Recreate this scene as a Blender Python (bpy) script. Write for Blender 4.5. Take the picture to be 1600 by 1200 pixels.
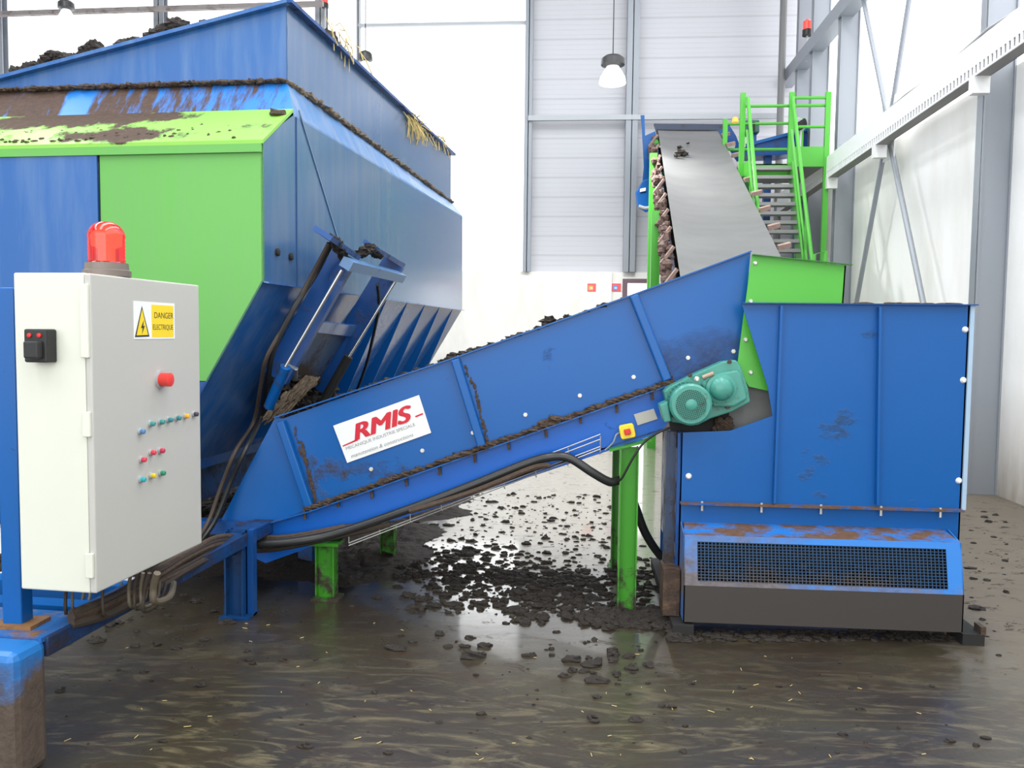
import bpy, math, random
from mathutils import Vector, Matrix, noise as mnoise

C = bpy.context.scene
for o in list(bpy.data.objects):
    bpy.data.objects.remove(o)
R = math.radians

# ------------------------------------------------------------------ camera
FPX = 1300.0
YAW, PITCH, ROLL = math.atan(103 / FPX), math.atan(80 / FPX), 0.0113
EYE = Vector((0, 0, 1.6))
_f0 = Vector((-math.sin(YAW), math.cos(YAW), 0))
FWD = (_f0 * math.cos(PITCH) - Vector((0, 0, 1)) * math.sin(PITCH)).normalized()
_r0 = FWD.cross(Vector((0, 0, 1))).normalized()
_u0 = _r0.cross(FWD)
RGT = _r0 * math.cos(ROLL) + _u0 * math.sin(ROLL)
UPV = _u0 * math.cos(ROLL) - _r0 * math.sin(ROLL)
cam_d = bpy.data.cameras.new('camera')
cam_d.sensor_width = 36
cam_d.lens = 36 * FPX / 1600
cam_d.clip_end = 200
cam = bpy.data.objects.new('camera', cam_d)
C.collection.objects.link(cam)
cam.matrix_world = Matrix(((RGT.x, UPV.x, -FWD.x, EYE.x), (RGT.y, UPV.y, -FWD.y, EYE.y),
                           (RGT.z, UPV.z, -FWD.z, EYE.z), (0, 0, 0, 1)))
C.camera = cam

# ------------------------------------------------------------------ world, light, exposure
C.view_settings.view_transform = 'Standard'
C.view_settings.look = 'None'
C.view_settings.exposure = 0.12
C.view_settings.gamma = 1
C.view_settings.use_curve_mapping = False
w = bpy.data.worlds.new('overcast')
C.world = w
w.use_nodes = True
bg = w.node_tree.nodes['Background']
bg.inputs[0].default_value = (0.86, 0.93, 1.0, 1)
bg.inputs[1].default_value = 1.6


def area(name, loc, rot, sx, sy, power, col=(1, 1, 1)):
    d = bpy.data.lights.new(name, 'AREA')
    d.shape = 'RECTANGLE'
    d.size, d.size_y, d.energy, d.color = sx, sy, power, col
    o = bpy.data.objects.new(name, d)
    C.collection.objects.link(o)
    o.location, o.rotation_euler = loc, rot
    return o


# area lamps added overhead and behind the camera as unseen daylight fill
for i, x in enumerate((-9.0, -3.6, 1.6)):
    area('overhead_fill', (x, 4.0, 10.35), (0, 0, 0), 1.9, 17, 850, (0.95, 0.98, 1))
area('rear_fill', (-3.0, -6.5, 3.2), (R(90), 0, 0), 12, 6.0, 430, (1, 0.98, 0.95))


# ------------------------------------------------------------------ pixel to point helpers
def ray(px, py):
    return (FWD + RGT * ((px - 800) / FPX) - UPV * ((py - 600) / FPX))


def at(px, py, x=None, y=None, z=None, c=None):
    d = ray(px, py)
    if c is not None:
        return EYE + d * c
    if x is not None:
        return EYE + d * ((x - EYE.x) / d.x)
    if y is not None:
        return EYE + d * ((y - EYE.y) / d.y)
    return EYE + d * ((z - EYE.z) / d.z)


def hit(px, py, p, n):
    d = ray(px, py)
    return EYE + d * ((Vector(p) - EYE).dot(n) / d.dot(n))


# ------------------------------------------------------------------ materials
def mat(name, col, rough=0.5, metal=0.0, spec=0.5, emis=None, estr=0.0, coat=0.0, alpha=1.0, trans=0.0):
    m = bpy.data.materials.new(name)
    m.use_nodes = True
    b = m.node_tree.nodes['Principled BSDF']
    b.inputs['Base Color'].default_value = (*col, 1)
    b.inputs['Roughness'].default_value = rough
    b.inputs['Metallic'].default_value = metal
    b.inputs['Specular IOR Level'].default_value = spec
    b.inputs['Coat Weight'].default_value = coat
    b.inputs['Transmission Weight'].default_value = trans
    if emis:
        b.inputs['Emission Color'].default_value = (*emis, 1)
        b.inputs['Emission Strength'].default_value = estr
    return m


def nd(nt, typ, **kw):
    n = nt.nodes.new(typ)
    for k, v in kw.items():
        if isinstance(k, str) and hasattr(n, k):
            setattr(n, k, v)
    return n


def mth(nt, op, a, b=None, clamp=False):
    n = nt.nodes.new('ShaderNodeMath')
    n.operation = op
    n.use_clamp = clamp
    for i, v in enumerate((a, b)):
        if v is None:
            continue
        if isinstance(v, (int, float)):
            n.inputs[i].default_value = v
        else:
            nt.links.new(v, n.inputs[i])
    return n.outputs[0]


def noise_fac(nt, scale=(4, 4, 4), detail=5, rough=0.6, dist=0.0, off=(0, 0, 0)):
    g = nt.nodes.new('ShaderNodeNewGeometry')
    mp = nt.nodes.new('ShaderNodeMapping')
    mp.inputs['Scale'].default_value = scale
    mp.inputs['Location'].default_value = off
    nt.links.new(g.outputs['Position'], mp.inputs['Vector'])
    n = nt.nodes.new('ShaderNodeTexNoise')
    n.inputs['Scale'].default_value = 1
    n.inputs['Detail'].default_value = detail
    n.inputs['Roughness'].default_value = rough
    n.inputs['Distortion'].default_value = dist
    nt.links.new(mp.outputs[0], n.inputs['Vector'])
    return n.outputs['Fac']


def mixc(nt, fac, a, b):
    n = nt.nodes.new('ShaderNodeMix')
    n.data_type = 'RGBA'
    for s, v in ((0, fac), (6, a), (7, b)):
        if isinstance(v, (int, float)):
            n.inputs[s].default_value = v
        elif isinstance(v, tuple):
            n.inputs[s].default_value = (*v, 1)
        else:
            nt.links.new(v, n.inputs[s])
    return n.outputs[2]


MUD = (0.042, 0.030, 0.022)
MUDRED = (0.115, 0.062, 0.036)


def paint(name, col, rough=0.33, dirt=0.0, dcol=MUD, scale=(5, 5, 5), spots=(), gain=7, coat=0.10, detail=7,
          bump=0.02, metal=0.0, thr=0.62, wear=None, low=None, spec=0.32):
    """painted sheet with splashes of mud; spots = (centre, radii, strength) of patches; low = (z, height, strength) splash line"""
    m = mat(name, col, rough, metal, spec=spec, coat=coat)
    nt = m.node_tree
    b = nt.nodes['Principled BSDF']
    nf = noise_fac(nt, scale, detail, 0.68)
    tot = mth(nt, 'ADD', nf, dirt)
    g = nt.nodes.new('ShaderNodeNewGeometry')
    sep = nt.nodes.new('ShaderNodeSeparateXYZ')
    nt.links.new(g.outputs['Position'], sep.inputs[0])
    for (cx, cy, cz), (rx, ry, rz), st in spots:
        d2 = None
        for ax, (c_, r_) in enumerate(((cx, rx), (cy, ry), (cz, rz))):
            if r_ is None:
                continue
            t = mth(nt, 'DIVIDE', mth(nt, 'SUBTRACT', sep.outputs[ax], c_), r_)
            t = mth(nt, 'MULTIPLY', t, t)
            d2 = t if d2 is None else mth(nt, 'ADD', d2, t)
        f = mth(nt, 'SUBTRACT', 1.0, d2, clamp=True)
        tot = mth(nt, 'ADD', tot, mth(nt, 'MULTIPLY', f, st))
    if low:
        z0, h, st = low
        f = mth(nt, 'DIVIDE', mth(nt, 'SUBTRACT', z0 + h, sep.outputs[2]), h, clamp=True)
        tot = mth(nt, 'ADD', tot, mth(nt, 'MULTIPLY', f, st))
    mask = mth(nt, 'MULTIPLY', mth(nt, 'SUBTRACT', tot, thr), gain, clamp=True)
    vf = noise_fac(nt, (1.3, 1.3, 0.9), 3, 0.5, off=(7, 3, 1))
    base = mixc(nt, mth(nt, 'MULTIPLY', vf, 0.35), col, tuple(c * 0.75 + 0.004 for c in col))
    if wear:
        wf = noise_fac(nt, (9, 9, 1.1), 4, 0.6, off=(2, 9, 4))
        base = mixc(nt, mth(nt, 'MULTIPLY', mth(nt, 'SUBTRACT', wf, 0.42, clamp=True), wear[1]), base, wear[0])
    dvar = noise_fac(nt, (30, 30, 30), 3, 0.6)
    dc = mixc(nt, dvar, tuple(c * 0.6 for c in dcol), tuple(min(1, c * 1.7) for c in dcol))
    nt.links.new(mixc(nt, mask, base, dc), b.inputs['Base Color'])
    rr = nt.nodes.new('ShaderNodeMapRange')
    rr.inputs['To Min'].default_value = rough
    rr.inputs['To Max'].default_value = 0.75
    nt.links.new(mask, rr.inputs['Value'])
    nt.links.new(rr.outputs[0], b.inputs['Roughness'])
    nt.links.new(mth(nt, 'MULTIPLY', mth(nt, 'SUBTRACT', 1.0, mask), coat), b.inputs['Coat Weight'])
    b.inputs['Coat Roughness'].default_value = 0.18
    bp = nt.nodes.new('ShaderNodeBump')
    bp.inputs['Strength'].default_value = 0.35
    bp.inputs['Distance'].default_value = bump
    nt.links.new(mth(nt, 'MULTIPLY', mask, dvar), bp.inputs['Height'])
    nt.links.new(bp.outputs[0], b.inputs['Normal'])
    return m


BLUE = (0.0015, 0.096, 0.345)
BLUE_H = (0.022, 0.115, 0.360)
GREEN = (0.085, 0.43, 0.045)
M = {}
M['blue'] = paint('blue_paint', BLUE, dirt=-0.02)
M['blue_clean'] = paint('clean_blue_paint', BLUE, dirt=-0.15)
M['blue_side'] = paint('dusty_side_blue_paint', spec=0.5, col=(0.045, 0.13, 0.29), rough=0.22, dirt=-0.1, wear=((0.17, 0.22, 0.29), 1.2), coat=0.7)
M['blue_hop'] = paint('dusty_blue_paint', BLUE_H, rough=0.24, dirt=-0.1, wear=((0.20, 0.30, 0.42), 1.0), coat=0.6)
M['blue_dirty'] = paint('muddy_blue_paint', BLUE, dirt=0.12, scale=(9, 9, 9))
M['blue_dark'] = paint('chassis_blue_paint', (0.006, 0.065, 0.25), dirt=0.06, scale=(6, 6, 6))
M['green'] = paint('green_paint', GREEN, dirt=-0.12)
M['green_h'] = paint('dusty_green_paint', (0.135, 0.42, 0.085), dirt=-0.08, rough=0.45, wear=((0.16, 0.36, 0.13), 0.9), coat=0.1)
M['green_leg'] = paint('leg_green_paint', (0.045, 0.27, 0.015), dirt=-0.05, low=(0.0, 0.5, 0.3), scale=(9, 9, 9))
M['steel'] = mat('galvanised_steel', (0.29, 0.31, 0.34), 0.45, 0.3)
M['steelw'] = mat('pale_steel', (0.42, 0.44, 0.46), 0.5, 0.2)
M['bolt'] = mat('zinc_bolt', (0.62, 0.60, 0.55), 0.4, 0.5)
M['black'] = mat('black_rubber', (0.012, 0.012, 0.012), 0.45)
M['dark'] = mat('dark_interior', (0.015, 0.014, 0.013), 0.8)
M['chrome'] = mat('piston_chrome', (0.55, 0.56, 0.56), 0.2, 0.9)
M['cab'] = paint('cream_enamel', (0.69, 0.70, 0.60), rough=0.35, dirt=-0.14, scale=(7, 7, 7), coat=0.1)
M['cab_door'] = paint('grey_cream_enamel', (0.50, 0.49, 0.45), rough=0.4, dirt=-0.14, scale=(5, 5, 5), coat=0.1)
M['turq'] = paint('turquoise_enamel', (0.06, 0.285, 0.225), rough=0.35, dirt=0.03, dcol=(0.10, 0.08, 0.055), scale=(22, 22, 22), coat=0.3)
M['white'] = mat('white_sticker', (0.80, 0.80, 0.78), 0.5)
M['red'] = mat('red_plastic', (0.62, 0.02, 0.02), 0.35)
M['yellow'] = mat('yellow_plastic', (0.85, 0.62, 0.02), 0.4)
M['ink'] = mat('black_ink', (0.02, 0.02, 0.02), 0.6)
M['greyink'] = mat('grey_ink', (0.28, 0.28, 0.28), 0.6)
M['logored'] = mat('logo_red', (0.60, 0.012, 0.03), 0.5)
M['galvdirty'] = paint('rubber_curtain', (0.16, 0.16, 0.155), rough=0.6, dirt=0.0, dcol=(0.09, 0.07, 0.05), coat=0)


def mudmat(name, c1, c2, rough=0.75, scale=25):
    m = mat(name, c1, rough)
    nt = m.node_tree
    b = nt.nodes['Principled BSDF']
    f = noise_fac(nt, (scale, scale, scale), 5, 0.7)
    nt.links.new(mixc(nt, f, c1, c2), b.inputs['Base Color'])
    bp = nt.nodes.new('ShaderNodeBump')
    bp.inputs['Strength'].default_value = 0.8
    bp.inputs['Distance'].default_value = 0.02
    nt.links.new(f, bp.inputs['Height'])
    nt.links.new(bp.outputs[0], b.inputs['Normal'])
    return m


M['mud'] = mudmat('dark_mud', (0.006, 0.0045, 0.0035), (0.034, 0.023, 0.015))
M['mudb'] = mudmat('brown_mud', (0.022, 0.014, 0.009), (0.11, 0.068, 0.042))
M['strawmud'] = mudmat('straw_mud', (0.05, 0.035, 0.022), (0.32, 0.24, 0.16), scale=40)
M['straw'] = mat('straw', (0.52, 0.40, 0.16), 0.7)


# ------------------------------------------------------------------ mesh builder
class MB:
    def __init__(s):
        s.v, s.f = [], []

    def add(s, vs, fs):
        o = len(s.v)
        s.v += [Vector(v) for v in vs]
        s.f += [[i + o for i in f] for f in fs]
        return s

    def box(s, x0, x1, y0, y1, z0, z1):
        vs = [(x, y, z) for z in (z0, z1) for y in (y0, y1) for x in (x0, x1)]
        return s.add(vs, [(0, 2, 3, 1), (4, 5, 7, 6), (0, 1, 5, 4), (2, 6, 7, 3), (0, 4, 6, 2), (1, 3, 7, 5)])

    def prism(s, poly, off):
        off = Vector(off)
        poly = [Vector(p) for p in poly]
        n = len(poly)
        fs = [tuple(range(n))[::-1], tuple(range(n, 2 * n))]
        fs += [(i, (i + 1) % n, n + (i + 1) % n, n + i) for i in range(n)]
        return s.add(poly + [p + off for p in poly], fs)

    def bar(s, p0, p1, w, h, up=(0, 0, 1)):
        p0, p1 = Vector(p0), Vector(p1)
        d = (p1 - p0).normalized()
        a = d.cross(Vector(up))
        if a.length < 1e-4:
            a = d.cross(Vector((1, 0, 0)))
        a.normalize()
        b = a.cross(d)
        vs = []
        for p in (p0, p1):
            for sa, sb in ((-1, -1), (1, -1), (1, 1), (-1, 1)):
                vs.append(p + a * (sa * w / 2) + b * (sb * h / 2))
        return s.add(vs, [(3, 2, 1, 0), (4, 5, 6, 7), (0, 1, 5, 4), (1, 2, 6, 5), (2, 3, 7, 6), (3, 0, 4, 7)])

    def tube(s, pts, r, n=10, cap=True):
        pts = [Vector(p) for p in pts]
        rs = r if isinstance(r, (list, tuple)) else [r] * len(pts)
        o = len(s.v)
        prev = None
        for i, p in enumerate(pts):
            d = (pts[min(i + 1, len(pts) - 1)] - pts[max(i - 1, 0)]).normalized()
            if prev is None:
                a = d.cross(Vector((0, 0, 1)))
                if a.length < 1e-3:
                    a = d.cross(Vector((1, 0, 0)))
            else:
                a = prev - d * prev.dot(d)
            a.normalize()
            prev = a
            b = d.cross(a)
            for k in range(n):
                t = 2 * math.pi * k / n
                s.v.append(p + (a * math.cos(t) + b * math.sin(t)) * rs[i])
        for i in range(len(pts) - 1):
            for k in range(n):
                k2 = (k + 1) % n
                s.f.append([o + i * n + k, o + i * n + k2, o + (i + 1) * n + k2, o + (i + 1) * n + k])
        if cap:
            s.f.append([o + k for k in range(n)][::-1])
            e = o + (len(pts) - 1) * n
            s.f.append([e + k for k in range(n)])
        return s

    def lathe(s, c, axis, prof, n=28):
        """prof = [(distance along the axis, radius)]"""
        c, axis = Vector(c), Vector(axis).normalized()
        a = axis.cross(Vector((0, 0, 1)))
        if a.length < 1e-3:
            a = Vector((1, 0, 0))
        a.normalize()
        b = axis.cross(a)
        o = len(s.v)
        for h, r in prof:
            for k in range(n):
                t = 2 * math.pi * k / n
                s.v.append(c + axis * h + (a * math.cos(t) + b * math.sin(t)) * max(r, 1e-4))
        for i in range(len(prof) - 1):
            for k in range(n):
                k2 = (k + 1) % n
                s.f.append([o + i * n + k, o + i * n + k2, o + (i + 1) * n + k2, o + (i + 1) * n + k])
        s.f.append([o + k for k in range(n)][::-1])
        e = o + (len(prof) - 1) * n
        s.f.append([e + k for k in range(n)])
        return s

    def blob(s, c, rx, ry, rz, rng, n=8, m=5, amp=0.35):
        c = Vector(c)
        o = len(s.v)
        sd = rng.random() * 50
        s.v.append(c + Vector((0, 0, rz)))
        for i in range(1, m):
            ph = math.pi * i / m
            for k in range(n):
                t = 2 * math.pi * k / n
                d = Vector((math.sin(ph) * math.cos(t), math.sin(ph) * math.sin(t), math.cos(ph)))
                q = 1 + amp * 2 * mnoise.noise(d * 1.9 + Vector((sd, sd, sd)))
                s.v.append(c + Vector((d.x * rx * q, d.y * ry * q, d.z * rz * q)))
        s.v.append(c - Vector((0, 0, rz)))
        last = len(s.v) - 1
        for k in range(n):
            k2 = (k + 1) % n
            s.f.append([o, o + 1 + k, o + 1 + k2])
            for i in range(m - 2):
                a = o + 1 + i * n
                s.f.append([a + k, a + n + k, a + n + k2, a + k2])
            a = o + 1 + (m - 2) * n
            s.f.append([a + k, last, a + k2])
        return s

    def build(s, name, m, parent=None, smooth=False, bevel=0.0):
        me = bpy.data.meshes.new(name)
        off = Matrix.Identity(4)
        if parent is not None:
            r_ = parent
            while r_.parent:
                r_ = r_.parent
            off = (Matrix.Translation(r_.location) @ r_.rotation_euler.to_matrix().to_4x4()).inverted()
        me.from_pydata([off @ v for v in s.v], [], s.f)
        me.update()
        import bmesh
        bm = bmesh.new()
        bm.from_mesh(me)
        bmesh.ops.recalc_face_normals(bm, faces=bm.faces)
        bm.to_mesh(me)
        bm.free()
        if smooth:
            for p in me.polygons:
                p.use_smooth = True
            try:
                me.set_sharp_from_angle(angle=R(40))
            except Exception:
                pass
        o = bpy.data.objects.new(name, me)
        C.collection.objects.link(o)
        me.materials.append(m if not isinstance(m, str) else M[m])
        if parent is not None:
            o.parent = parent
        if bevel:
            b = o.modifiers.new('b', 'BEVEL')
            b.width = bevel
            b.segments = 2
            b.limit_method = 'ANGLE'
        return o


def tag(o, label=None, cat=None, group=None, kind=None):
    if label:
        o['label'] = label
    if cat:
        o['category'] = cat
    if group:
        o['group'] = group
    if kind:
        o['kind'] = kind
    return o


def thing(name, label, cat, loc=(0, 0, 0), rz=0.0, group=None, kind=None):
    o = bpy.data.objects.new(name, None)
    C.collection.objects.link(o)
    o.location = loc
    o.rotation_euler = (0, 0, rz)
    o.empty_display_size = 0.1
    return tag(o, label, cat, group, kind)


def spline(pts, n=8):
    pts = [Vector(p) for p in pts]
    out = []
    for i in range(len(pts) - 1):
        p0, p1, p2, p3 = pts[max(i - 1, 0)], pts[i], pts[i + 1], pts[min(i + 2, len(pts) - 1)]
        for k in range(n):
            t = k / n
            out.append(0.5 * ((2 * p1) + (p2 - p0) * t + (2 * p0 - 5 * p1 + 4 * p2 - p3) * t * t
                              + (3 * p1 - p0 - 3 * p2 + p3) * t * t * t))
    out.append(pts[-1])
    return out


def text_on(name, s, o, xdir, ydir, size, m, parent, shear=0.0, depth=0.0008, align='LEFT', sx=1.0, bold=0.0, thick=()):
    cu = bpy.data.curves.new('t', 'FONT')
    cu.body = s
    cu.size = size
    cu.shear = shear
    cu.extrude = depth
    cu.offset = bold
    cu.align_x = align
    t = bpy.data.objects.new('t', cu)
    C.collection.objects.link(t)
    dg = bpy.context.evaluated_depsgraph_get()
    me = t.evaluated_get(dg).to_mesh()
    X, Y = Vector(xdir).normalized(), Vector(ydir).normalized()
    Z = X.cross(Y)
    b = MB()
    for kk, (tx, ty) in enumerate(((0, 0),) + tuple(thick)):
        b.add([Vector(o) + X * (v.co.x * sx + tx) + Y * (v.co.y + ty) + Z * (v.co.z + kk * .0004) for v in me.vertices], [list(p.vertices) for p in me.polygons])
    bpy.data.objects.remove(t)
    return b.build(name, m, parent)


# ================================================================== THE HALL
YB, XR, XL, ZC = 17.5, 4.28, -14.0, 10.6


def floor_mat():
    m = mat('wet_muddy_concrete', (0.1, 0.09, 0.07), 0.2)
    nt = m.node_tree
    b = nt.nodes['Principled BSDF']
    g = nt.nodes.new('ShaderNodeNewGeometry')
    sep = nt.nodes.new('ShaderNodeSeparateXYZ')
    nt.links.new(g.outputs['Position'], sep.inputs[0])
    n1 = noise_fac(nt, (0.55, 0.8, 1), 6, 0.6, 0.4)
    n2 = noise_fac(nt, (3.2, 6.5, 3), 8, 0.72, 0.8, (4, 2, 0))
    n3 = noise_fac(nt, (1.9, 7.0, 3), 8, 0.7, 2.6, (1, 8, 0))
    n4 = noise_fac(nt, (30, 42, 20), 6, 0.75, 0.3, (3, 3, 0))
    n5 = noise_fac(nt, (6, 9, 6), 6, 0.8, 0.5, (13, 5, 0))
    c = mixc(nt, mth(nt, 'MULTIPLY', mth(nt, 'SUBTRACT', n1, 0.36, clamp=True), 3, clamp=True), (0.024, 0.017, 0.013), (0.056, 0.048, 0.026))
    st = mth(nt, 'MULTIPLY', mth(nt, 'SUBTRACT', n3, 0.50, clamp=True), 7, clamp=True)
    near = mth(nt, 'DIVIDE', mth(nt, 'SUBTRACT', 4.6, sep.outputs[1]), 1.6, clamp=True)
    c = mixc(nt, mth(nt, 'MULTIPLY', mth(nt, 'MULTIPLY', st, near), 0.6), c, (0.20, 0.165, 0.09))
    br = mth(nt, 'MULTIPLY', mth(nt, 'SUBTRACT', n2, 0.52, clamp=True), 6, clamp=True)
    c = mixc(nt, mth(nt, 'MULTIPLY', br, 0.85), c, (0.040, 0.022, 0.011))
    # drier concrete near the right wall
    dry = mth(nt, 'MULTIPLY', mth(nt, 'SUBTRACT', mth(nt, 'ADD', sep.outputs[0], mth(nt, 'MULTIPLY', n5, 1.2)), 2.45), 2.2, clamp=True)
    c = mixc(nt, mth(nt, 'MULTIPLY', dry, 0.8), c, mixc(nt, n2, (0.10, 0.078, 0.055), (0.21, 0.18, 0.145)))
    # slurry tone paled beyond the conveyor to add the back wall's reflection
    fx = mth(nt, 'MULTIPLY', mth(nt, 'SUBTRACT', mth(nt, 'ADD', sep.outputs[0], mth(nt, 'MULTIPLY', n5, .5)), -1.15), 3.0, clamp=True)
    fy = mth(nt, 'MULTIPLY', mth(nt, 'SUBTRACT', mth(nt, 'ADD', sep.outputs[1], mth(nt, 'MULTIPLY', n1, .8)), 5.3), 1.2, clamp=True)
    wall_sheen = mth(nt, 'MULTIPLY', mth(nt, 'MULTIPLY', fx, fy), mth(nt, 'MULTIPLY', mth(nt, 'SUBTRACT', 1.9, sep.outputs[0]), 1.5, clamp=True))
    c = mixc(nt, mth(nt, 'MULTIPLY', wall_sheen, .85), c, mixc(nt, n5, (.17, .14, .10), (.50, .45, .37)))
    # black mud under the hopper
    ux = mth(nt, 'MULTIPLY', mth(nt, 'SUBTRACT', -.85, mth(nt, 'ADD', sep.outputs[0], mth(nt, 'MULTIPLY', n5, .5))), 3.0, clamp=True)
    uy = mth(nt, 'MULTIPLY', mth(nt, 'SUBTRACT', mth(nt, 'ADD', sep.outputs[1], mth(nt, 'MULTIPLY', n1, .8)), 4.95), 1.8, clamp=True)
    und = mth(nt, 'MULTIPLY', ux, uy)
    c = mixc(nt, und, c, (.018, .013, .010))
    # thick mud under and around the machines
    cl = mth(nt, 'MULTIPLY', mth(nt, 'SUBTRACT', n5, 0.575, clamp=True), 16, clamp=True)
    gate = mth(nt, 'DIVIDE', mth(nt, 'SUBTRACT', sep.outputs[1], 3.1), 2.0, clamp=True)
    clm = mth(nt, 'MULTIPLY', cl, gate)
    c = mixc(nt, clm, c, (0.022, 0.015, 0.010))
    sp = mth(nt, 'MULTIPLY', mth(nt, 'SUBTRACT', n4, 0.66, clamp=True), 18, clamp=True)
    c = mixc(nt, sp, c, (0.018, 0.012, 0.008))
    nt.links.new(c, b.inputs['Base Color'])
    rg = mth(nt, 'ADD', 0.16, mth(nt, 'MULTIPLY', n2, 0.30))
    rg = mth(nt, 'ADD', rg, mth(nt, 'MULTIPLY', clm, 0.45))
    rg = mth(nt, 'ADD', rg, mth(nt, 'MULTIPLY', sp, 0.4))
    rg = mth(nt, 'ADD', rg, mth(nt, 'MULTIPLY', dry, 0.5))
    nt.links.new(rg, b.inputs['Roughness'])
    cw = mth(nt, 'SUBTRACT', 1.0, mth(nt, 'ADD', mth(nt, 'ADD', clm, sp), mth(nt, 'MULTIPLY', dry, 1.0)), clamp=True)
    wet = mth(nt, 'DIVIDE', mth(nt, 'SUBTRACT', mth(nt, 'ADD', sep.outputs[1], mth(nt, 'MULTIPLY', n1, 1.2)), 4.4), 1.0, clamp=True)
    wet = mth(nt, 'ADD', 0.14, mth(nt, 'MULTIPLY', wet, 0.86), clamp=True)
    nt.links.new(mth(nt, 'MULTIPLY', cw, wet), b.inputs['Coat Weight'])
    b.inputs['Coat Roughness'].default_value = 0.07
    b.inputs['Coat IOR'].default_value = 1.5
    b.inputs['Specular IOR Level'].default_value = 0.5
    hh = mth(nt, 'ADD', mth(nt, 'MULTIPLY', n4, 0.25), mth(nt, 'ADD', mth(nt, 'MULTIPLY', n2, 0.3), mth(nt, 'MULTIPLY', clm, 1.2)))
    bp = nt.nodes.new('ShaderNodeBump')
    bp.inputs['Strength'].default_value = 0.4
    bp.inputs['Distance'].default_value = 0.008
    nt.links.new(hh, bp.inputs['Height'])
    nt.links.new(bp.outputs[0], b.inputs['Normal'])
    return m


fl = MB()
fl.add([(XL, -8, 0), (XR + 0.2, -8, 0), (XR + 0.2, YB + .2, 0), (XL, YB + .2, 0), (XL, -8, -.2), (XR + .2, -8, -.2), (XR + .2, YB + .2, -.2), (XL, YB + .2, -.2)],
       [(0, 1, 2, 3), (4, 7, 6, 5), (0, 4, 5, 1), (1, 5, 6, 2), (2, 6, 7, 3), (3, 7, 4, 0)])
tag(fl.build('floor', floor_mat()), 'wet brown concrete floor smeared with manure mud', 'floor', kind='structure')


def cladding(name, col, pitch, axis='Z', rough=0.6):
    m = mat(name, col, rough)
    nt = m.node_tree
    b = nt.nodes['Principled BSDF']
    g = nt.nodes.new('ShaderNodeNewGeometry')
    sep = nt.nodes.new('ShaderNodeSeparateXYZ')
    nt.links.new(g.outputs['Position'], sep.inputs[0])
    t = mth(nt, 'FRACT', mth(nt, 'DIVIDE', sep.outputs['XYZ'.index(axis)], pitch))
    line = mth(nt, 'LESS_THAN', t, 0.10)
    f2 = mth(nt, 'FRACT', mth(nt, 'DIVIDE', sep.outputs['XYZ'.index(axis)], pitch / 4))
    l2 = mth(nt, 'MULTIPLY', mth(nt, 'LESS_THAN', f2, 0.16), 0.25)
    tot = mth(nt, 'MAXIMUM', line, l2)
    nz = noise_fac(nt, (0.7, 0.7, 0.5), 4, 0.6)
    c = mixc(nt, mth(nt, 'MULTIPLY', nz, 0.25), col, tuple(x * 0.8 for x in col))
    nt.links.new(mixc(nt, mth(nt, 'MULTIPLY', tot, 0.30), c, tuple(x * 0.55 for x in col)), b.inputs['Base Color'])
    bp = nt.nodes.new('ShaderNodeBump')
    bp.inputs['Distance'].default_value = 0.02
    bp.inputs['Strength'].default_value = 0.6
    bp.invert = True
    nt.links.new(tot, bp.inputs['Height'])
    nt.links.new(bp.outputs[0], b.inputs['Normal'])
    return m


def concrete(name, c1, c2, dirtz=1.2):
    m = mat(name, c1, 0.8)
    nt = m.node_tree
    b = nt.nodes['Principled BSDF']
    n = noise_fac(nt, (2.2, 2.2, 0.6), 6, 0.62)
    g = nt.nodes.new('ShaderNodeNewGeometry')
    sep = nt.nodes.new('ShaderNodeSeparateXYZ')
    nt.links.new(g.outputs['Position'], sep.inputs[0])
    low = mth(nt, 'DIVIDE', mth(nt, 'SUBTRACT', dirtz, sep.outputs[2]), dirtz, clamp=True)
    c = mixc(nt, mth(nt, 'MULTIPLY', mth(nt, 'SUBTRACT', n, 0.45, clamp=True), 3.0, clamp=True), c1, c2)
    c = mixc(nt, mth(nt, 'MULTIPLY', low, mth(nt, 'ADD', 0.35, n)), c, (0.22, 0.17, 0.12))
    nt.links.new(c, b.inputs['Base Color'])
    bp = nt.nodes.new('ShaderNodeBump')
    bp.inputs['Strength'].default_value = 0.2
    bp.inputs['Distance'].default_value = 0.01
    nt.links.new(n, bp.inputs['Height'])
    nt.links.new(bp.outputs[0], b.inputs['Normal'])
    return m


M['clad'] = cladding('grey_ribbed_cladding', (0.60, 0.60, 0.63), 0.40)
M['conc'] = concrete('pale_concrete', (0.86, 0.84, 0.79), (0.72, 0.69, 0.62))
M['concr'] = concrete('right_wall_concrete', (0.94, 0.93, 0.90), (0.84, 0.82, 0.76), 1.2)
M['ceil'] = mat('roof_sheet', (0.42, 0.43, 0.45), 0.6)


def lit(name, col, s):
    m = mat(name, (0.8, 0.8, 0.8), 0.5, emis=col, estr=s)
    nt = m.node_tree
    b = nt.nodes['Principled BSDF']
    return m


M['poly'] = lit('daylit_polycarbonate', (0.97, 0.98, 1.0), 1.7)
M['poly_r'] = lit('daylit_side_polycarbonate', (0.97, 0.98, 1.0), 1.7)

Z1 = 2.87
MB().box(XL, XR + .2, YB, YB + .2, Z1, ZC).build('wall_back', 'clad')
tag(bpy.data.objects['wall_back'], 'ribbed light grey cladding of the far end wall', 'wall', kind='structure')
o = MB().box(XL, XR, YB - .12, YB, 0, Z1).build('trim_1', 'conc')
tag(o, 'pale concrete plinth along the foot of the far wall', 'wall', kind='structure')
XC825, XC985 = at(825, 300, y=YB).x, at(984, 300, y=YB).x
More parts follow.
